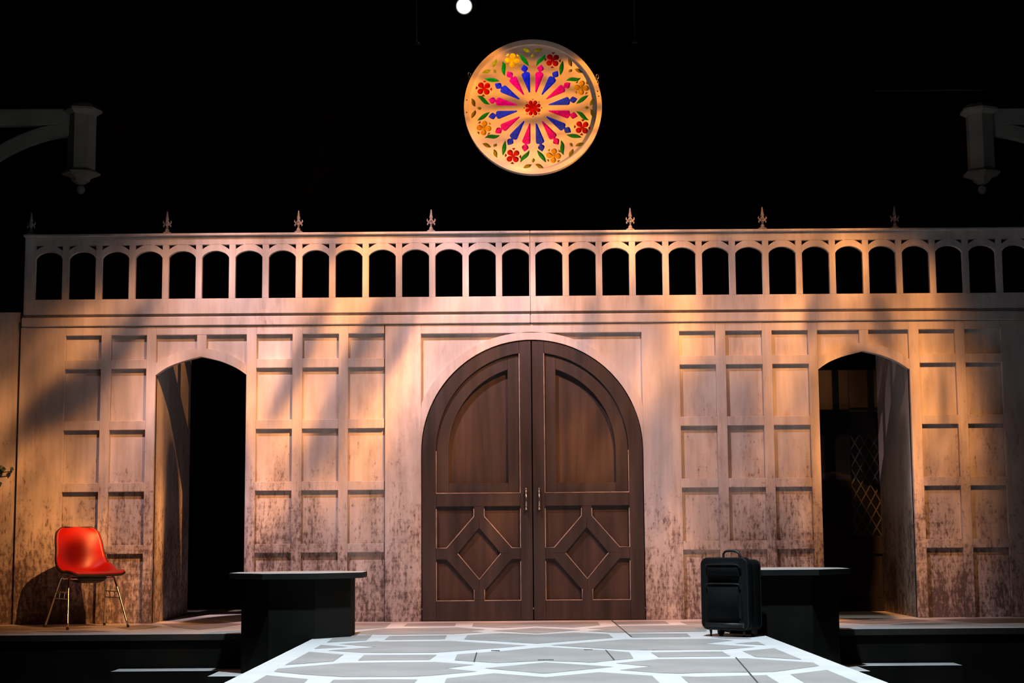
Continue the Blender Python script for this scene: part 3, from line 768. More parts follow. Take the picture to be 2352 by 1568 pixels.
x_last = x_first + (nb - 1) * x_step + x_w
bx_r = max(bx_r, x_last + (x_first - bx_l))
for a, b in ((bx_l, XC - 0.0015), (XC + 0.0015, bx_r)):
    bput(box('base_board', a, b, ybf, ybb, zB_lo, zB_sill, M['trimwhite'], None, 0.002))
    bput(box('head_board', a, b, ybf, ybb, zB_head, zB_top, M['trimwhite'], None, 0.002))
    bput(box('cap_rail', a - (0.01 if a < 0 else 0), b + (0.01 if b > 1 else 0), ybf - 0.028, ybb + 0.03, zB_top, zCap, M['trimwhite'], None, 0.004))
edges = [bx_l]
for i in range(nb): edges += [x_first + i * x_step, x_first + i * x_step + x_w]
edges.append(bx_r)
post_me = arch_me = None
for i in range(0, len(edges), 2):
    a, b = edges[i], edges[i + 1]
    if a < XC < b:
        bput(box('post', a, XC - 0.0015, ybf, ybb, zB_sill, zB_head, M['trimwhite'], None, 0.002))
        bput(box('post', XC + 0.0015, b, ybf, ybb, zB_sill, zB_head, M['trimwhite'], None, 0.002))
    else:
        bput(box('post', a, b, ybf, ybb, zB_sill, zB_head, M['trimwhite'], None, 0.002))
def bay_arch(x0):
    x1 = x0 + x_w; cx = (x0 + x1) / 2; hw = x_w / 2
    rise = zB_crown - zB_spr
    n = 16
    a_ = zB_spr + 0.068
    us = [-1 + 2 * k / n for k in range(n + 1)]
    inn = [(cx + hw * u, zB_spr + rise * max(0.0, 1 - u * u) ** 0.72) for u in us]
    out = [(cx + hw * u, min(a_ + (zB_head + 0.008 - a_) * (1 - u * u), zB_head + 0.004)) for u in us]
    bput(band('arch', inn, out, ybf, ybb, M['trimwhite']))
for i in range(nb): bay_arch(x_first + i * x_step)

# finials on the cap rail
def build_finial():
    t = thing('finial', 'small pale fleur spear finial standing on the balustrade cap', 'finial', (0, 0, 0), 0, 'finials along the balustrade')
    bm = bmesh.new(); lathe(bm, [(0.036, 0), (0.039, 0.006), (0.034, 0.014), (0.020, 0.020)], 20); obj('base', bm, M['trimwhite'], t, True)
    bm = bmesh.new(); lathe(bm, [(0.0185, 0.018), (0.0185, 0.028), (0.014, 0.040), (0.008, 0.050), (0.008, 0.066), (0.012, 0.082), (0.020, 0.098), (0.016, 0.108),
                                 (0.008, 0.116), (0.017, 0.124), (0.014, 0.135), (0.010, 0.155), (0.0065, 0.185), (0.003, 0.198), (0.0005, 0.200)], 14); obj('spear', bm, M['trimwhite'], t, True)
    for k in range(4):
        a = math.pi / 2 * k; c, s = math.cos(a), math.sin(a)
        bm = bmesh.new()
        pts = smooth_pts([(0.006, 0, 0.088), (0.018, 0, 0.088), (0.030, 0, 0.095), (0.034, 0, 0.106), (0.031, 0, 0.116)], 4)
        tube(bm, [(p.x * c, p.x * s, p.z) for p in pts], [0.007] * 8 + [0.0065] * 5 + [0.004] * (len(pts) - 13), 8); obj('scroll', bm, M['trimwhite'], t, True)
        bm = bmesh.new()
        pts = smooth_pts([(0.004, 0, 0.070), (0.014, 0, 0.079), (0.026, 0, 0.078), (0.031, 0, 0.070), (0.027, 0, 0.062)], 4)
        tube(bm, [(p.x * c, p.x * s, p.z) for p in pts], 0.0055, 8); obj('scroll', bm, M['trimwhite'], t, True)
    return t
fin = build_finial()
fx = [P(72, 535).x, P(384.5, 533).x, P(686, 531).x, P(990.5, 529).x]
fx = fx + [P(1447.5, 526).x, P(1751, 524).x, P(2055, 522).x, 2 * XC - fx[0]]
for i, x in enumerate(fx):
    o = fin if i == 0 else copy_tree(fin)
    o.location = (x, -0.012, zCap)
    nth = ('nearest', 'second from', 'third from', 'fourth from')[3 - i if i < 4 else i - 4]
    o['label'] = 'pale spear finial on the balustrade cap, %s its middle seam, %s side' % (nth, 'red chair' if i < 4 else 'suitcase')

# ------------------------------------------------------------------ hanging rose window
RR = 0.604
rose = thing('rose_window', 'round stained-glass rose window with coloured petals, hung above the wall', 'rose window', ROSE_C)
def pol(r, deg):                                        # clock angle from the top
    a = math.radians(deg); return Vector((r * RR * math.sin(a), r * RR * math.cos(a)))
def rot(pts, deg):
    a = math.radians(deg); c, s = math.cos(a), math.sin(a)
    return [Vector((x * c + z * s, -x * s + z * c)) for x, z in pts]
def petal_outline():
    half = [(0.010, 0.235), (0.022, 0.30), (0.062, 0.505), (0.060, 0.525), (0.045, 0.540), (0.022, 0.545), (0.018, 0.556), (0.034, 0.568), (0.050, 0.590), (0.050, 0.605), (0.034, 0.630), (0.012, 0.652)]
    pts = [(x, z) for x, z in half] + [(0, 0.664)] + [(-x, z) for x, z in half[::-1]]
    return [(x * RR, z * RR) for x, z in pts]
def leaf_outline(p0, p1, w, n=8, bend=0.0):
    p0, p1 = Vector(p0), Vector(p1); d = (p1 - p0); nrm = Vector((-d.y, d.x)).normalized()
    a = [p0 + d * (k / n) + nrm * (math.sin(math.pi * (k / n) ** 0.8) * w * RR + bend * RR * math.sin(2 * math.pi * k / n)) for k in range(n + 1)]
    b = [p0 + d * (k / n) - nrm * (math.sin(math.pi * (k / n) ** 1.2) * w * RR - bend * RR * math.sin(2 * math.pi * k / n)) for k in range(n - 1, 0, -1)]
    return a + b
def lobes(nl, dist, rho, r0, twist=0.0, n=72):
    out = []
    for k in range(n):
        th = 2 * math.pi * k / n; al = ((th - twist + math.pi / nl) % (2 * math.pi / nl)) - math.pi / nl
        q = rho ** 2 - (dist * math.sin(al)) ** 2
        r = dist * math.cos(al) + math.sqrt(q) if q > 0 else r0
        out.append(Vector((r * RR * math.sin(th), r * RR * math.cos(th))))
    return out
holes = []                                              # (name, colour, [outlines], backing outline)
for k in range(16):
    holes.append(('petal_gel', 'magenta' if k % 2 == 0 else 'blue', [rot(petal_outline(), 11.25 + 22.5 * k)], None))
for k in range(8):
    for s in (-1, 1):
        holes.append(('leaf_gel', 'green', [leaf_outline(pol(0.835, 45 * k + s * 13.0), pol(0.625, 45 * k + s * 5.0), 0.033, 8, 0.006 * s)], None))
    c0 = 45 * k
    q = pol(0.825, c0)
    tr = [leaf_outline(pol(0.838, c0 - 1.6), pol(0.905, c0 - 9.6), 0.030), leaf_outline(pol(0.838, c0 + 1.6), pol(0.905, c0 + 9.6), 0.030), leaf_outline(pol(0.815, c0), pol(0.745, c0), 0.024)]
    bk = [pol(0.912, c0 - 11), pol(0.915, c0), pol(0.912, c0 + 11), pol(0.80, c0 + 4), pol(0.735, c0), pol(0.80, c0 - 4)]
    holes.append(('trefoil_gel', 'olive', tr, bk))
    rc = pol(0.771, 22.5 + 45 * k); tw = math.radians(22.5 + 45 * k + 28)
    outl = [[rc + v for v in lobes(4, 0.066, 0.043, 0.020, tw)]]
    for j in range(4):
        a = tw + math.pi / 4 + j * math.pi / 2
        f = lambda r, da: rc + Vector((r * RR * math.sin(a + da), r * RR * math.cos(a + da)))
        outl.append([f(0.118, -0.26), f(0.121, 0.0), f(0.118, 0.26), f(0.084, 0.0)])
    holes.append(('roundel_gel', 'red' if k % 2 == 0 else 'yellow', outl, [rc + Vector((0.122 * RR * math.sin(2 * math.pi * j / 24), 0.122 * RR * math.cos(2 * math.pi * j / 24))) for j in range(24)]))
co = [lobes(8, 0.088, 0.031, 0.058, math.radians(22.5), 120)]
for j in range(8):
    f = lambda r, dg: pol(r, 45 * j + dg)
    co.append([f(0.131, -6), f(0.134, 0), f(0.131, 6), f(0.108, 0)])
holes.append(('rosette_gel', 'red', co, [pol(0.134, 15 * j) for j in range(24)]))
# tracery board: constrained triangulation of the disc with the cut-outs left open
from mathutils.geometry import delaunay_2d_cdt
loops = [[pol(0.945, 3 * k) for k in range(120)]] + [[Vector((v[0], v[1])) for v in o_] for h in holes for o_ in h[2]]
cv, ce = [], []
for lp_ in loops:
    b0 = len(cv); cv += lp_; ce += [(b0 + k, b0 + (k + 1) % len(lp_)) for k in range(len(lp_))]
ov, oe, of, _1, _2, _3 = delaunay_2d_cdt(cv, ce, [], 0, 1e-6)
def inside(p, lp_):
    r = False; n_ = len(lp_)
    for k in range(n_):
        a_, b_ = lp_[k], lp_[(k + 1) % n_]
        if (a_.y > p.y) != (b_.y > p.y) and p.x < (b_.x - a_.x) * (p.y - a_.y) / (b_.y - a_.y) + a_.x: r = not r
    return r
bm = bmesh.new(); bv = [bm.verts.new((v.x, -0.006, v.y)) for v in ov]
boxes = [(min(v.x for v in l), max(v.x for v in l), min(v.y for v in l), max(v.y for v in l), l) for l in loops[1:]]
for f in of:
    c = (ov[f[0]] + ov[f[1]] + ov[f[2]]) / 3
    if not inside(c, loops[0]): continue
    if any(x0 <= c.x <= x1 and y0 <= c.y <= y1 and inside(c, l) for x0, x1, y0, y1, l in boxes): continue
    bm.faces.new([bv[i] for i in f])
bmesh.ops.delete(bm, geom=[v for v in bm.verts if not v.link_faces], context='VERTS')
bmesh.ops.recalc_face_normals(bm, faces=bm.faces[:])
if sum(f.normal.y for f in bm.faces) > 0: bmesh.ops.reverse_faces(bm, faces=bm.faces[:])
ext = bmesh.ops.extrude_face_region(bm, geom=bm.faces[:])
bmesh.ops.translate(bm, verts=[e for e in ext['geom'] if isinstance(e, bmesh.types.BMVert)], vec=(0, 0.012, 0))
obj('tracery_board', bm, M['rosewood'], rose)
for nm, colr, outl, bk in holes:
    ol = bk if bk else [tuple(v) for v in offset([tuple(v) for v in outl[0]], -0.006)]
    c = Vector((sum(v[0] for v in ol) / len(ol), 0.0095, sum(v[1] for v in ol) / len(ol)))
    bm = bmesh.new(); prism_xz(bm, [(v[0] - c.x, v[1] - c.z) for v in ol], 0.0, 0.002)
    o = obj(nm, bm, GEL[colr], rose); o.location = c; o['label'] = '%s coloured gel' % ('gold' if colr == 'olive' else colr)
bm = bmesh.new(); nseg = 96
prof = [(0.930, -0.055), (1.0, -0.055), (1.0, 0.02), (0.930, 0.02)]
rings = [[bm.verts.new((r * RR * math.sin(2 * math.pi * k / nseg), y, r * RR * math.cos(2 * math.pi * k / nseg))) for r, y in prof] for k in range(nseg)]
for k in range(nseg):
    a, b = rings[k], rings[(k + 1) % nseg]
    for j in range(4): bm.faces.new((a[j], a[(j + 1) % 4], b[(j + 1) % 4], b[j]))
obj('rim', bm, M['rosewood'], rose)
for dg in (-84, -95, 81.5, 77):
    q = pol(0.965, dg); bm = bmesh.new(); tube(bm, [(q.x, -0.054, q.y), (q.x, -0.058, q.y)], 0.006, 8); obj('screw', bm, M['lampblack'], rose)
BAT_Z = P(1224, -60, 0.12).z + 0.06
for s in (-1, 1):
    hx, hz = s * 0.598 * 0.995, 0.245 if s < 0 else 0.22
    hx = s * math.sqrt(max(0, (RR + 0.006) ** 2 - hz ** 2))
    for j, (dz, rr_) in enumerate(((0, 0.018), (0.055, 0.02))):
        bm = bmesh.new(); tube(bm, [(hx + rr_ * 0.55 * math.cos(a), -0.02, hz + dz + rr_ * math.sin(a)) for a in [2 * math.pi * q / 14 for q in range(14)]], 0.004, 6, True)
        obj('shackle', bm, M['chrome'], rose, True)
    bm = bmesh.new(); tube(bm, [(hx, -0.02, hz + 0.018), (hx, -0.02, hz + 0.037)], 0.004, 6); obj('hook', bm, M['chrome'], rose, True)
    bm = bmesh.new(); tube(bm, [(hx, -0.02, hz + 0.075), (hx, 0.0, BAT_Z - ROSE_C.z - 0.028)], 0.0018, 6); obj('hanging_wire', bm, M['drape'], rose)

# overhead pipe the window and lamps hang from, with stage lamp
def pipe(name, p0, p1, r, label):
    bm = bmesh.new(); tube(bm, [p0, p1], r, 12); return tag(obj(name, bm, M['lampblack'], None, True), label, 'pipe')
pipe('lighting_pipe', (-6.25, 0.12, BAT_Z), (6.25, 0.12, BAT_Z), 0.024, 'black overhead pipe carrying the rose window and hanging wires')
LAMP_Y = 0.62
lp = P(1066, 14, LAMP_Y)
pipe('lighting_pipe', (-6.25, LAMP_Y, lp.z + 0.30), (6.25, LAMP_Y, lp.z + 0.30), 0.024, 'black overhead pipe carrying the lit stage lamp')
t = thing('stage_lamp', 'round stage lamp glowing white high above the wall', 'stage lamp', lp)
aim = (CAMP - lp).normalized()
q = aim.to_track_quat('Z', 'Y').to_matrix().to_4x4()
bm = bmesh.new(); lathe(bm, [(0.05, -0.26), (0.078, -0.22), (0.082, 0.0), (0.076, 0.004), (0.074, -0.012)], 24); bm.transform(q); obj('housing', bm, M['lampblack'], t, True)
bm = bmesh.new(); lathe(bm, [(0.066, -0.006), (0.055, 0.004), (0.03, 0.010), (0.005, 0.012)], 24); bm.transform(q); obj('lens', bm, M['lens'], t, True)
bm = bmesh.new(); tube(bm, [(-0.10, 0.1, -0.02), (-0.10, 0.1, 0.16), (0.10, 0.1, 0.16), (0.10, 0.1, -0.02)], 0.01, 6)
bmesh.ops.translate(bm, verts=bm.verts, vec=(0, -0.05, 0)); obj('yoke', bm, M['lampblack'], t)
bm = bmesh.new(); tube(bm, [(0, 0.02, 0.15), (0, 0.0, 0.28)], 0.016, 8); obj('clamp', bm, M['lampblack'], t)
ls = spot('stage_lamp_beam', lp + aim * 0.04, ROSE_C + Vector((0.0, 0.0, 0.0)), 320, (1.0, 0.95, 0.80), 44, 0.4, 0.05)
ls.parent = t; ls.matrix_parent_inverse = Matrix.Translation(-lp)
# two small dark lamps on thin wires
for px, y0, y1, lb in ((957, 22, 100, 'thin pale wire with small dark lamp, beside the lit stage lamp'), (1458, 30, 97, 'thin dim wire with small dark lamp, across the rose window from the lit lamp')):
    pb = P(px, y1 - 6, 0.12); t = thing('hanging_lamp', lb, 'hanging lamp', (pb.x, pb.y, pb.z))
    bm = bmesh.new(); tube(bm, [(0, 0, 0.0), (0, 0, BAT_Z - pb.z - 0.028)], 0.003, 6); obj('wire', bm, M['cable'], t)
    bm = bmesh.new(); lathe(bm, [(0.006, 0.0), (0.02, -0.012), (0.032, -0.03), (0.028, -0.032)], 14); obj('shade', bm, M['lampblack'], t, True)
pr = P(2010, 208, 1.1); pr2 = P(2340, 206, 1.1)
pipe('lighting_pipe', (pr.x, 1.1, pr.z), (6.25, 1.1, pr.z), 0.012, 'thin bare black pipe above the suitcase end of the wall')

# ------------------------------------------------------------------ hexagonal pendant brackets at the sides
def bracket(side, px, label):
    y = 0.62
    c = P(px, 240, y); zt = c.z; zb = P(px, 445, y).z; x = c.x
    H = zt - zb; k = H / 0.62
    t = thing('pendant_bracket', label, 'bracket', (x, y, zb))
    ph = math.radians(12 if side < 0 else 25)
    R = 0.125
    bm = bmesh.new(); lathe(bm, [(R, 0.155 * k), (R, 0.545 * k)], 6, phase=ph); obj('post', bm, M['gothic'], t)
    bm = bmesh.new(); lathe(bm, [(R, 0.540 * k), (R * 1.42, 0.565 * k), (R * 1.42, 0.58 * k), (R * 1.0, 0.612 * k), (R * 0.6, 0.62 * k)], 6, phase=ph); obj('cap', bm, M['gothic'], t)
    bm = bmesh.new(); lathe(bm, [(R * 0.30, 0.065 * k), (R * 0.62, 0.085 * k), (R * 0.70, 0.105 * k), (R * 1.38, 0.130 * k), (R * 1.38, 0.142 * k), (R, 0.165 * k)], 6, phase=ph); obj('lower_cap', bm, M['gothic'], t)
    bm = bmesh.new(); bmesh.ops.create_uvsphere(bm, u_segments=16, v_segments=12, radius=0.040); bmesh.ops.translate(bm, verts=bm.verts, vec=(0, 0, 0.038)); obj('drop_ball', bm, M['gothic'], t, True)
    xe = (side * 6.25) - x
    z1_, z0_ = P(px, 252, y).z - zb, P(px, 289, y).z - zb
    bm = bmesh.new(); add_box(bm, min(side * R * 0.7, xe), max(side * R * 0.7, xe), -0.05, 0.05, z0_, z1_, 0.006); obj('beam', bm, M['gothic'], t)
    # curved brace: from the post down to the side wall
    n = 24; xr_ = abs(xe); cpts_o, cpts_i = [], []
    a_top = P(px, 283, y).z - zb; 
    rx = xr_ - 0.02; rz_o = 1.9
    outl = []
    for k_ in range(n + 1):
        u = k_ / n; xx = R * 0.8 + (xr_ - R * 0.8) * u
        outl.append((side * xx, a_top - 0.58 * (max(0, xx - 0.05)) ** 2 * 0.75))
    inn_ = [(xx, z - 0.118 - 0.02 * abs(xx)) for xx, z in outl]
    bm = bmesh.new(); prism_xz(bm, outl + inn_[::-1], -0.04, 0.04, 0.004); obj('brace', bm, M['gothic'], t)
bracket(-1, 190, 'dim grey hexagonal pendant bracket high up on the red chair side')
bracket(1, 2248, 'dim grey hexagonal pendant bracket high up on the suitcase side')

# ------------------------------------------------------------------ octagonal block tables in the deck corners
def clip_poly(poly, nx, ny, c):                          # keep nx*x + ny*y <= c
    out = []
    for i in range(len(poly)):
        a, b = poly[i], poly[(i + 1) % len(poly)]
        fa, fb = nx * a[0] + ny * a[1] - c, nx * b[0] + ny * b[1] - c
        if fa <= 0: out.append(a)
        if fa * fb < 0: k_ = fa / (fa - fb); out.append((a[0] + (b[0] - a[0]) * k_, a[1] + (b[1] - a[1]) * k_))
    return out
def octagon(cx, cy, w): 
    r = w / 2 / math.cos(math.pi / 8)
    return [(cx + r * math.cos(math.pi / 8 + math.pi / 4 * k_), cy + r * math.sin(math.pi / 8 + math.pi / 4 * k_)) for k_ in range(8)]
def table(side, cx, cy, label):
    ztop = 0.455
    t = thing('block_table', label, 'table', (cx, cy, 0))
    body = octagon(cx, cy, 0.78)
    loc = lambda poly: [(x - cx, y - cy) for x, y in poly]
    bm = bmesh.new(); prism_xy(bm, loc(body), 0.0, ztop - 0.04); obj('base', bm, M['black'], t)
    a, b = (tl0, tl1) if side < 0 else (tr0, tr1)
    d = Vector((b.x - a.x, b.y - a.y)).normalized(); nrm = Vector((-d.y, d.x))
    if nrm.x * side > 0: nrm = -nrm                      # pointing into the deck
    low = clip_poly(body, 0, 1, YP - 0.001)
    low = clip_poly(low, nrm.x, nrm.y, nrm.x * a.x + nrm.y * a.y - 0.001)
    if len(low) >= 3:
        bm = bmesh.new(); prism_xy(bm, loc(low), STEP_Z, 0.0); obj('lower_base', bm, M['black'], t)
    top = octagon(cx, cy, 0.95)
    bm = bmesh.new(); prism_xy(bm, loc(top), ztop - 0.04, ztop, 1); obj('table_top', bm, [M['tabletop'], M['tabletrim']], t)
TD = 12.0
tcx = (688 - 1176) * TD / F; tcx2 = (1778 - 1176) * TD / F
TCY = TD - CAM_D
table(-1, tcx, TCY, 'black octagonal block table with grey top, between the chair and the double door')
table(1, tcx2 + 0.02, TCY + 0.06, 'black octagonal block table with pale grey top, behind the suitcase')

# ------------------------------------------------------------------ red shell chair
fdir = Vector((0.60, -0.80)).normalized()
ccx, ccy = -3.445, -0.56
ch = thing('shell_chair', 'red vinyl shell chair with steel tube legs against the wall', 'chair', (ccx, ccy, 0), math.atan2(fdir.y, fdir.x))
prof = smooth_pts([(0.245, 0, 0.425), (0.20, 0, 0.437), (0.10, 0, 0.424), (-0.02, 0, 0.410), (-0.11, 0, 0.415), (-0.165, 0, 0.45), (-0.195, 0, 0.52), (-0.222, 0, 0.62), (-0.245, 0, 0.72), (-0.262, 0, 0.805)], 4)
prof = smooth_pts([tuple(p) for p in prof], 3)
cum = [0.0]
for p, q in zip(prof, prof[1:]): cum.append(cum[-1] + (q - p).length)
LEN = cum[-1]
def on_prof(d):
    for k_ in range(len(cum) - 1):
        if d <= cum[k_ + 1]:
            t_ = (d - cum[k_]) / (cum[k_ + 1] - cum[k_]); return prof[k_].lerp(prof[k_ + 1], t_), (prof[k_ + 1] - prof[k_]).normalized()
    return prof[-1].copy(), (prof[-1] - prof[-2]).normalized()
RC0, RC1 = 0.07, 0.075                                  # corner radii at the seat front and the top of the back
svals = sorted(set([RC0 * (1 - math.cos(math.pi / 2 * k_ / 6)) for k_ in range(7)] + [LEN - RC1 * (1 - math.cos(math.pi / 2 * k_ / 6)) for k_ in range(7)]
               + [RC0 + (LEN - RC0 - RC1) * k_ / 22 for k_ in range(23)]))
nv = len(svals) - 1; nu = 22
def lerp_table(tb, v):
    for (a, wa), (b, wb) in zip(tb, tb[1:]):
        if v <= b: k_ = (v - a) / (b - a); k_ = k_ * k_ * (3 - 2 * k_); return wa + (wb - wa) * k_
    return tb[-1][1]
grid = []
for d in svals:
    v = d / LEN; p, tp = on_prof(d); row = []
    w = lerp_table([(0, 0.232), (0.35, 0.236), (0.55, 0.222), (0.8, 0.198), (1.0, 0.178)], v)
    if d < RC0: w = w - RC0 + math.sqrt(max(0, RC0 ** 2 - (RC0 - d) ** 2))
    if LEN - d < RC1: w = w - RC1 + math.sqrt(max(0, RC1 ** 2 - (RC1 - (LEN - d)) ** 2))
    nn = Vector((tp.z, 0, -tp.x))                        # towards the sitter
    if nn.z < 0: nn = -nn
    if v > 0.6 and nn.x < 0: nn = -nn
    lift = lerp_table([(0, 0.004), (0.18, 0.026), (0.47, 0.098), (0.72, 0.052), (1.0, 0.022)], v)
    for j in range(nu + 1):
        u = -1 + 2 * j / nu
        q = p + nn * (lift * abs(u) ** 2.2)
        row.append((q.x, u * w, q.z))
    grid.append(row)
bm = bmesh.new()
gv = [[bm.verts.new(c) for c in r] for r in grid]
for i in range(nv):
    for j in range(nu): bm.faces.new((gv[i][j], gv[i][j + 1], gv[i + 1][j + 1], gv[i + 1][j]))
bmesh.ops.recalc_face_normals(bm, faces=bm.faces[:])
bmesh.ops.solidify(bm, geom=bm.faces[:], thickness=0.012)
sh = obj('seat_shell', bm, M['red'], ch, True); sh['label'] = 'glossy red vinyl seat and back'
loop = [grid[0][j] for j in range(nu + 1)] + [grid[i][nu] for i in range(1, nv)] + [grid[nv][j] for j in range(nu, -1, -1)] + [grid[i][0] for i in range(nv - 1, 0, -1)]
bm = bmesh.new(); tube(bm, [(x - 0.003, y, z - 0.006) for x, y, z in loop], 0.0095, 8, True); obj('edge_trim', bm, M['rubber'], ch, True)
bm = bmesh.new(); lathe(bm, [(0.10, 0.355), (0.155, 0.375), (0.175, 0.405)], 4, phase=math.pi / 4)
bmesh.ops.bevel(bm, geom=bm.edges[:], offset=0.01, segments=2, affect='EDGES'); obj('seat_mount', bm, M['rubber'], ch)
for sf in (1, -1):
    for ss in (1, -1):
        bm = bmesh.new()
        pts = smooth_pts([(0.075 * sf, 0.10 * ss, 0.392), (0.085 * sf, 0.165 * ss, 0.392), (0.095 * sf, 0.195 * ss, 0.372), (0.235 * sf, 0.252 * ss, 0.012)], 6)
        tube(bm, pts, 0.0085, 10); lg = obj('leg', bm, M['chrome'], ch, True)
        bm = bmesh.new(); lathe(bm, [(0.010, 0.0), (0.0115, 0.004), (0.010, 0.022)], 10, (0.236 * sf, 0.2525 * ss, 0)); obj('foot_glide', bm, M['rubber'], lg, True)
for ss in (1, -1):
    bm = bmesh.new()
    for zc, f in ((0.285, 0.128), (0.235, 0.148)):
        yy = 0.195 + (0.372 - zc) / 0.36 * 0.057
        tube(bm, [(-f, yy * ss, zc), (f, yy * ss, zc)], 0.0045, 6)
    for f in (0.05, -0.05): tube(bm, [(f, 0.209 * ss, 0.285), (f, 0.217 * ss, 0.235)], 0.0045, 6)
    obj('side_bracket', bm, M['chrome'], ch)

# ------------------------------------------------------------------ rolling suitcase
sw, sd, shh = 0.37, 0.19, 0.575
ny_ = math.radians(37)
sfront = Vector((-math.sin(ny_), -math.cos(ny_))); sright = Vector((math.cos(ny_), -math.sin(ny_)))
fl = Vector(((1603 - 1176) * 11.60 / F, 11.60 - CAM_D))
sc = fl + sright * sw / 2 - sfront * sd / 2
suit = thing('suitcase', 'black soft-sided rolling suitcase standing in front of the pale-topped table', 'suitcase', (sc.x, sc.y, 0), math.atan2(sright.y, sright.x))
def rrect(x0, x1, z0, z1, r, y, n=6):
    pts = []
    for cx_, cz_, a0 in ((x1 - r, z1 - r, 0), (x0 + r, z1 - r, math.pi / 2), (x0 + r, z0 + r, math.pi), (x1 - r, z0 + r, 1.5 * math.pi)):
        for k_ in range(n + 1):
            a = a0 + math.pi / 2 * k_ / n; pts.append((cx_ + r * math.cos(a), y, cz_ + r * math.sin(a)))
    return pts
def soft_slab(nm, x0, x1, z0, z1, r, y0, y1, bulge, mat, parent):
    """padded rounded-rectangle body: outline swept front to back with soft shoulders"""
    bm = bmesh.new(); rings = []
    for t_, sh in ((0, bulge), (0.06, bulge * 0.45), (0.16, bulge * 0.1), (0.5, 0), (0.84, bulge * 0.1), (0.94, bulge * 0.45), (1, bulge)):
        rings.append([bm.verts.new(c) for c in rrect(x0 + sh, x1 - sh, z0 + sh, z1 - sh, r, y0 + (y1 - y0) * t_)])
    for a_, b_ in zip(rings, rings[1:]):
        for k_ in range(len(a_)): bm.faces.new((a_[k_], a_[(k_ + 1) % len(a_)], b_[(k_ + 1) % len(a_)], b_[k_]))
    bm.faces.new(rings[0]); bm.faces.new(rings[-1][::-1])
    return obj(nm, bm, mat, parent, True)
soft_slab('shell', -sw / 2, sw / 2, 0.045, shh - 0.045, 0.045, -sd / 2 + 0.055, sd / 2, 0.018, M['nylon'], suit)
soft_slab('front_section', -sw / 2 - 0.004, sw / 2 + 0.004, 0.045, shh - 0.030, 0.05, -sd / 2 - 0.012, -sd / 2 + 0.06, 0.010, M['nylon'], suit)
yf = -sd / 2 - 0.012
bm = bmesh.new(); tube(bm, rrect(-sw / 2 + 0.003, sw / 2 - 0.003, 0.052, shh - 0.037, 0.046, yf + 0.004), 0.005, 6, True); obj('front_piping', bm, M['piping'], suit, True)
bm = bmesh.new(); tube(bm, rrect(-sw / 2 + 0.006, sw / 2 - 0.006, 0.051, shh - 0.051, 0.04, sd / 2 - 0.008), 0.005, 6, True); obj('back_piping', bm, M['piping'], suit, True)
def pocket(z0, z1, nm):
    bm = bmesh.new(); add_box(bm, -sw / 2 + 0.045, sw / 2 - 0.045, yf - 0.022, yf + 0.03, z0, z1)
    bmesh.ops.bevel(bm, geom=bm.edges[:], offset=0.02, segments=3, affect='EDGES'); o = obj(nm, bm, M['nylon'], suit, True)
    zz_ = z1 - 0.022
    bm = bmesh.new(); tube(bm, smooth_pts([(-sw / 2 + 0.05, yf - 0.012, zz_ - 0.012), (-sw / 2 + 0.07, yf - 0.024, zz_), (0, yf - 0.026, zz_ + 0.002), (sw / 2 - 0.07, yf - 0.024, zz_), (sw / 2 - 0.05, yf - 0.012, zz_ - 0.018)], 4), 0.0045, 6)
    obj('zip', bm, M['piping'], o, True)
pocket(0.40, shh - 0.058, 'upper_pocket'); pocket(0.11, 0.385, 'lower_pocket')
bm = bmesh.new(); add_box(bm, -sw / 2 + 0.03, sw / 2 - 0.03, yf - 0.012, yf + 0.02, 0.055, 0.105)
bmesh.ops.bevel(bm, geom=bm.edges[:], offset=0.008, segments=2, affect='EDGES'); obj('kick_plate', bm, M['piping'], suit, True)
bm = bmesh.new(); tube(bm, smooth_pts([(-0.06, 0.0, shh - 0.036), (-0.058, 0.0, shh - 0.006), (-0.035, 0.0, shh + 0.012), (0.03, 0.0, shh + 0.012), (0.062, 0.0, shh - 0.004), (0.075, 0.0, shh - 0.034)], 5), 0.0085, 8); obj('carry_handle', bm, M['rubber'], suit, True)
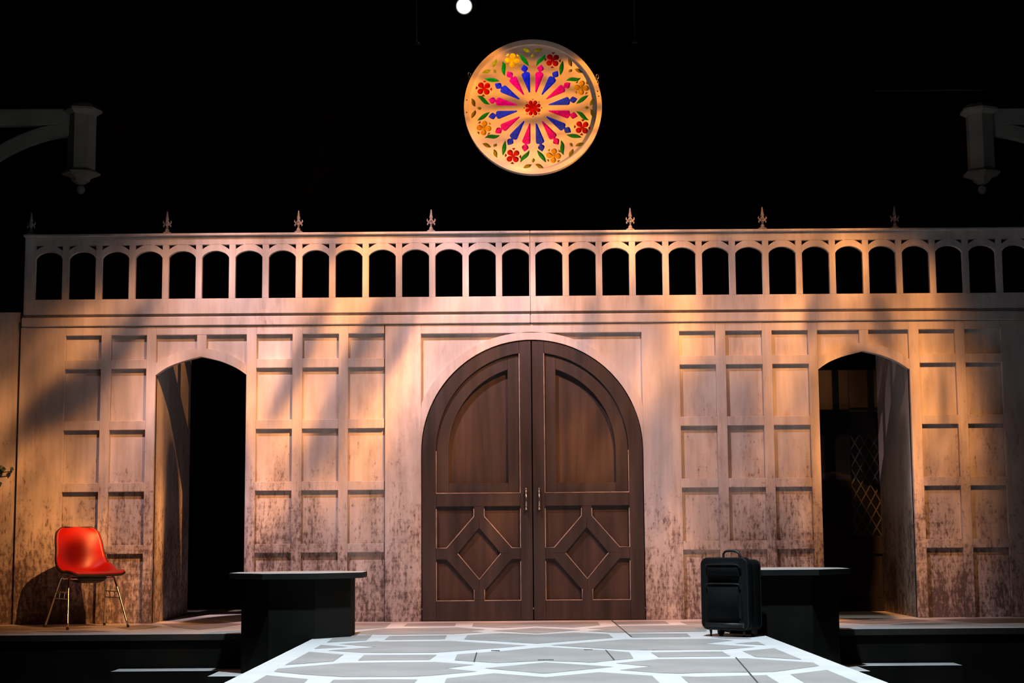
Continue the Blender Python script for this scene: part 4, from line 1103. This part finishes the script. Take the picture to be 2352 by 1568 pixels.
for sx in (-1, 1):
    bm = bmesh.new(); tube(bm, [(sx * 0.13 - 0.012, sd / 2 - 0.03, 0.032), (sx * 0.13 + 0.012, sd / 2 - 0.03, 0.032)], 0.032, 16); obj('wheel', bm, M['rubber'], suit, True)
    bm = bmesh.new(); tube(bm, [(sx * 0.13, -sd / 2 + 0.02, 0.0), (sx * 0.13, -sd / 2 + 0.02, 0.05)], [0.006, 0.011], 8); obj('foot', bm, M['rubber'], suit, True)

# ------------------------------------------------------------------ ivy at the edge of the wing flat
t = thing('ivy_spray', 'dark green leaf spray against the wing flat past the red chair', 'plant', (P(-70, 1100, -0.02).x, 0.0, 0.0))
ip = Vector(t.location)
def leafmesh(px, py, w, h, a):
    c = P(px, py, -0.02) - ip
    bm = bmesh.new(); n = 8; pts = []
    for k_ in range(n): 
        u = 2 * math.pi * k_ / n; r = 1.0 + 0.18 * math.cos(3 * u)
        x, z = w / 2 * math.cos(u) * r, h / 2 * math.sin(u) * r
        pts.append((c.x + x * math.cos(a) - z * math.sin(a), c.y + 0.012 * math.sin(2 * u), c.z + x * math.sin(a) + z * math.cos(a)))
    mid = bm.verts.new((c.x, c.y - 0.012, c.z)); vv = [bm.verts.new(p) for p in pts]
    for k_ in range(n): bm.faces.new((mid, vv[k_], vv[(k_ + 1) % n]))
    obj('leaf', bm, M['leafgreen'], t)
for a in ((3, 1078, 0.07, 0.075, 0.1), (27, 1079, 0.03, 0.055, -0.1), (-2, 1112, 0.05, 0.05, 0.4), (-25, 1095, 0.08, 0.08, 0.5), (-40, 1060, 0.08, 0.07, 0), (-55, 1120, 0.09, 0.08, 0.9), (-20, 1135, 0.06, 0.06, 0.2)):
    leafmesh(*a)
bm = bmesh.new(); tube(bm, [P(27, 1082, -0.012) - ip, P(3, 1085, -0.012) - ip, P(-25, 1100, -0.012) - ip, P(-60, 1130, 0.0) - ip, P(-70, 1300, 0.0) - ip, P(-70, 1424, 0.0) - ip], 0.004, 6); obj('stem', bm, M['leafgreen'], t)
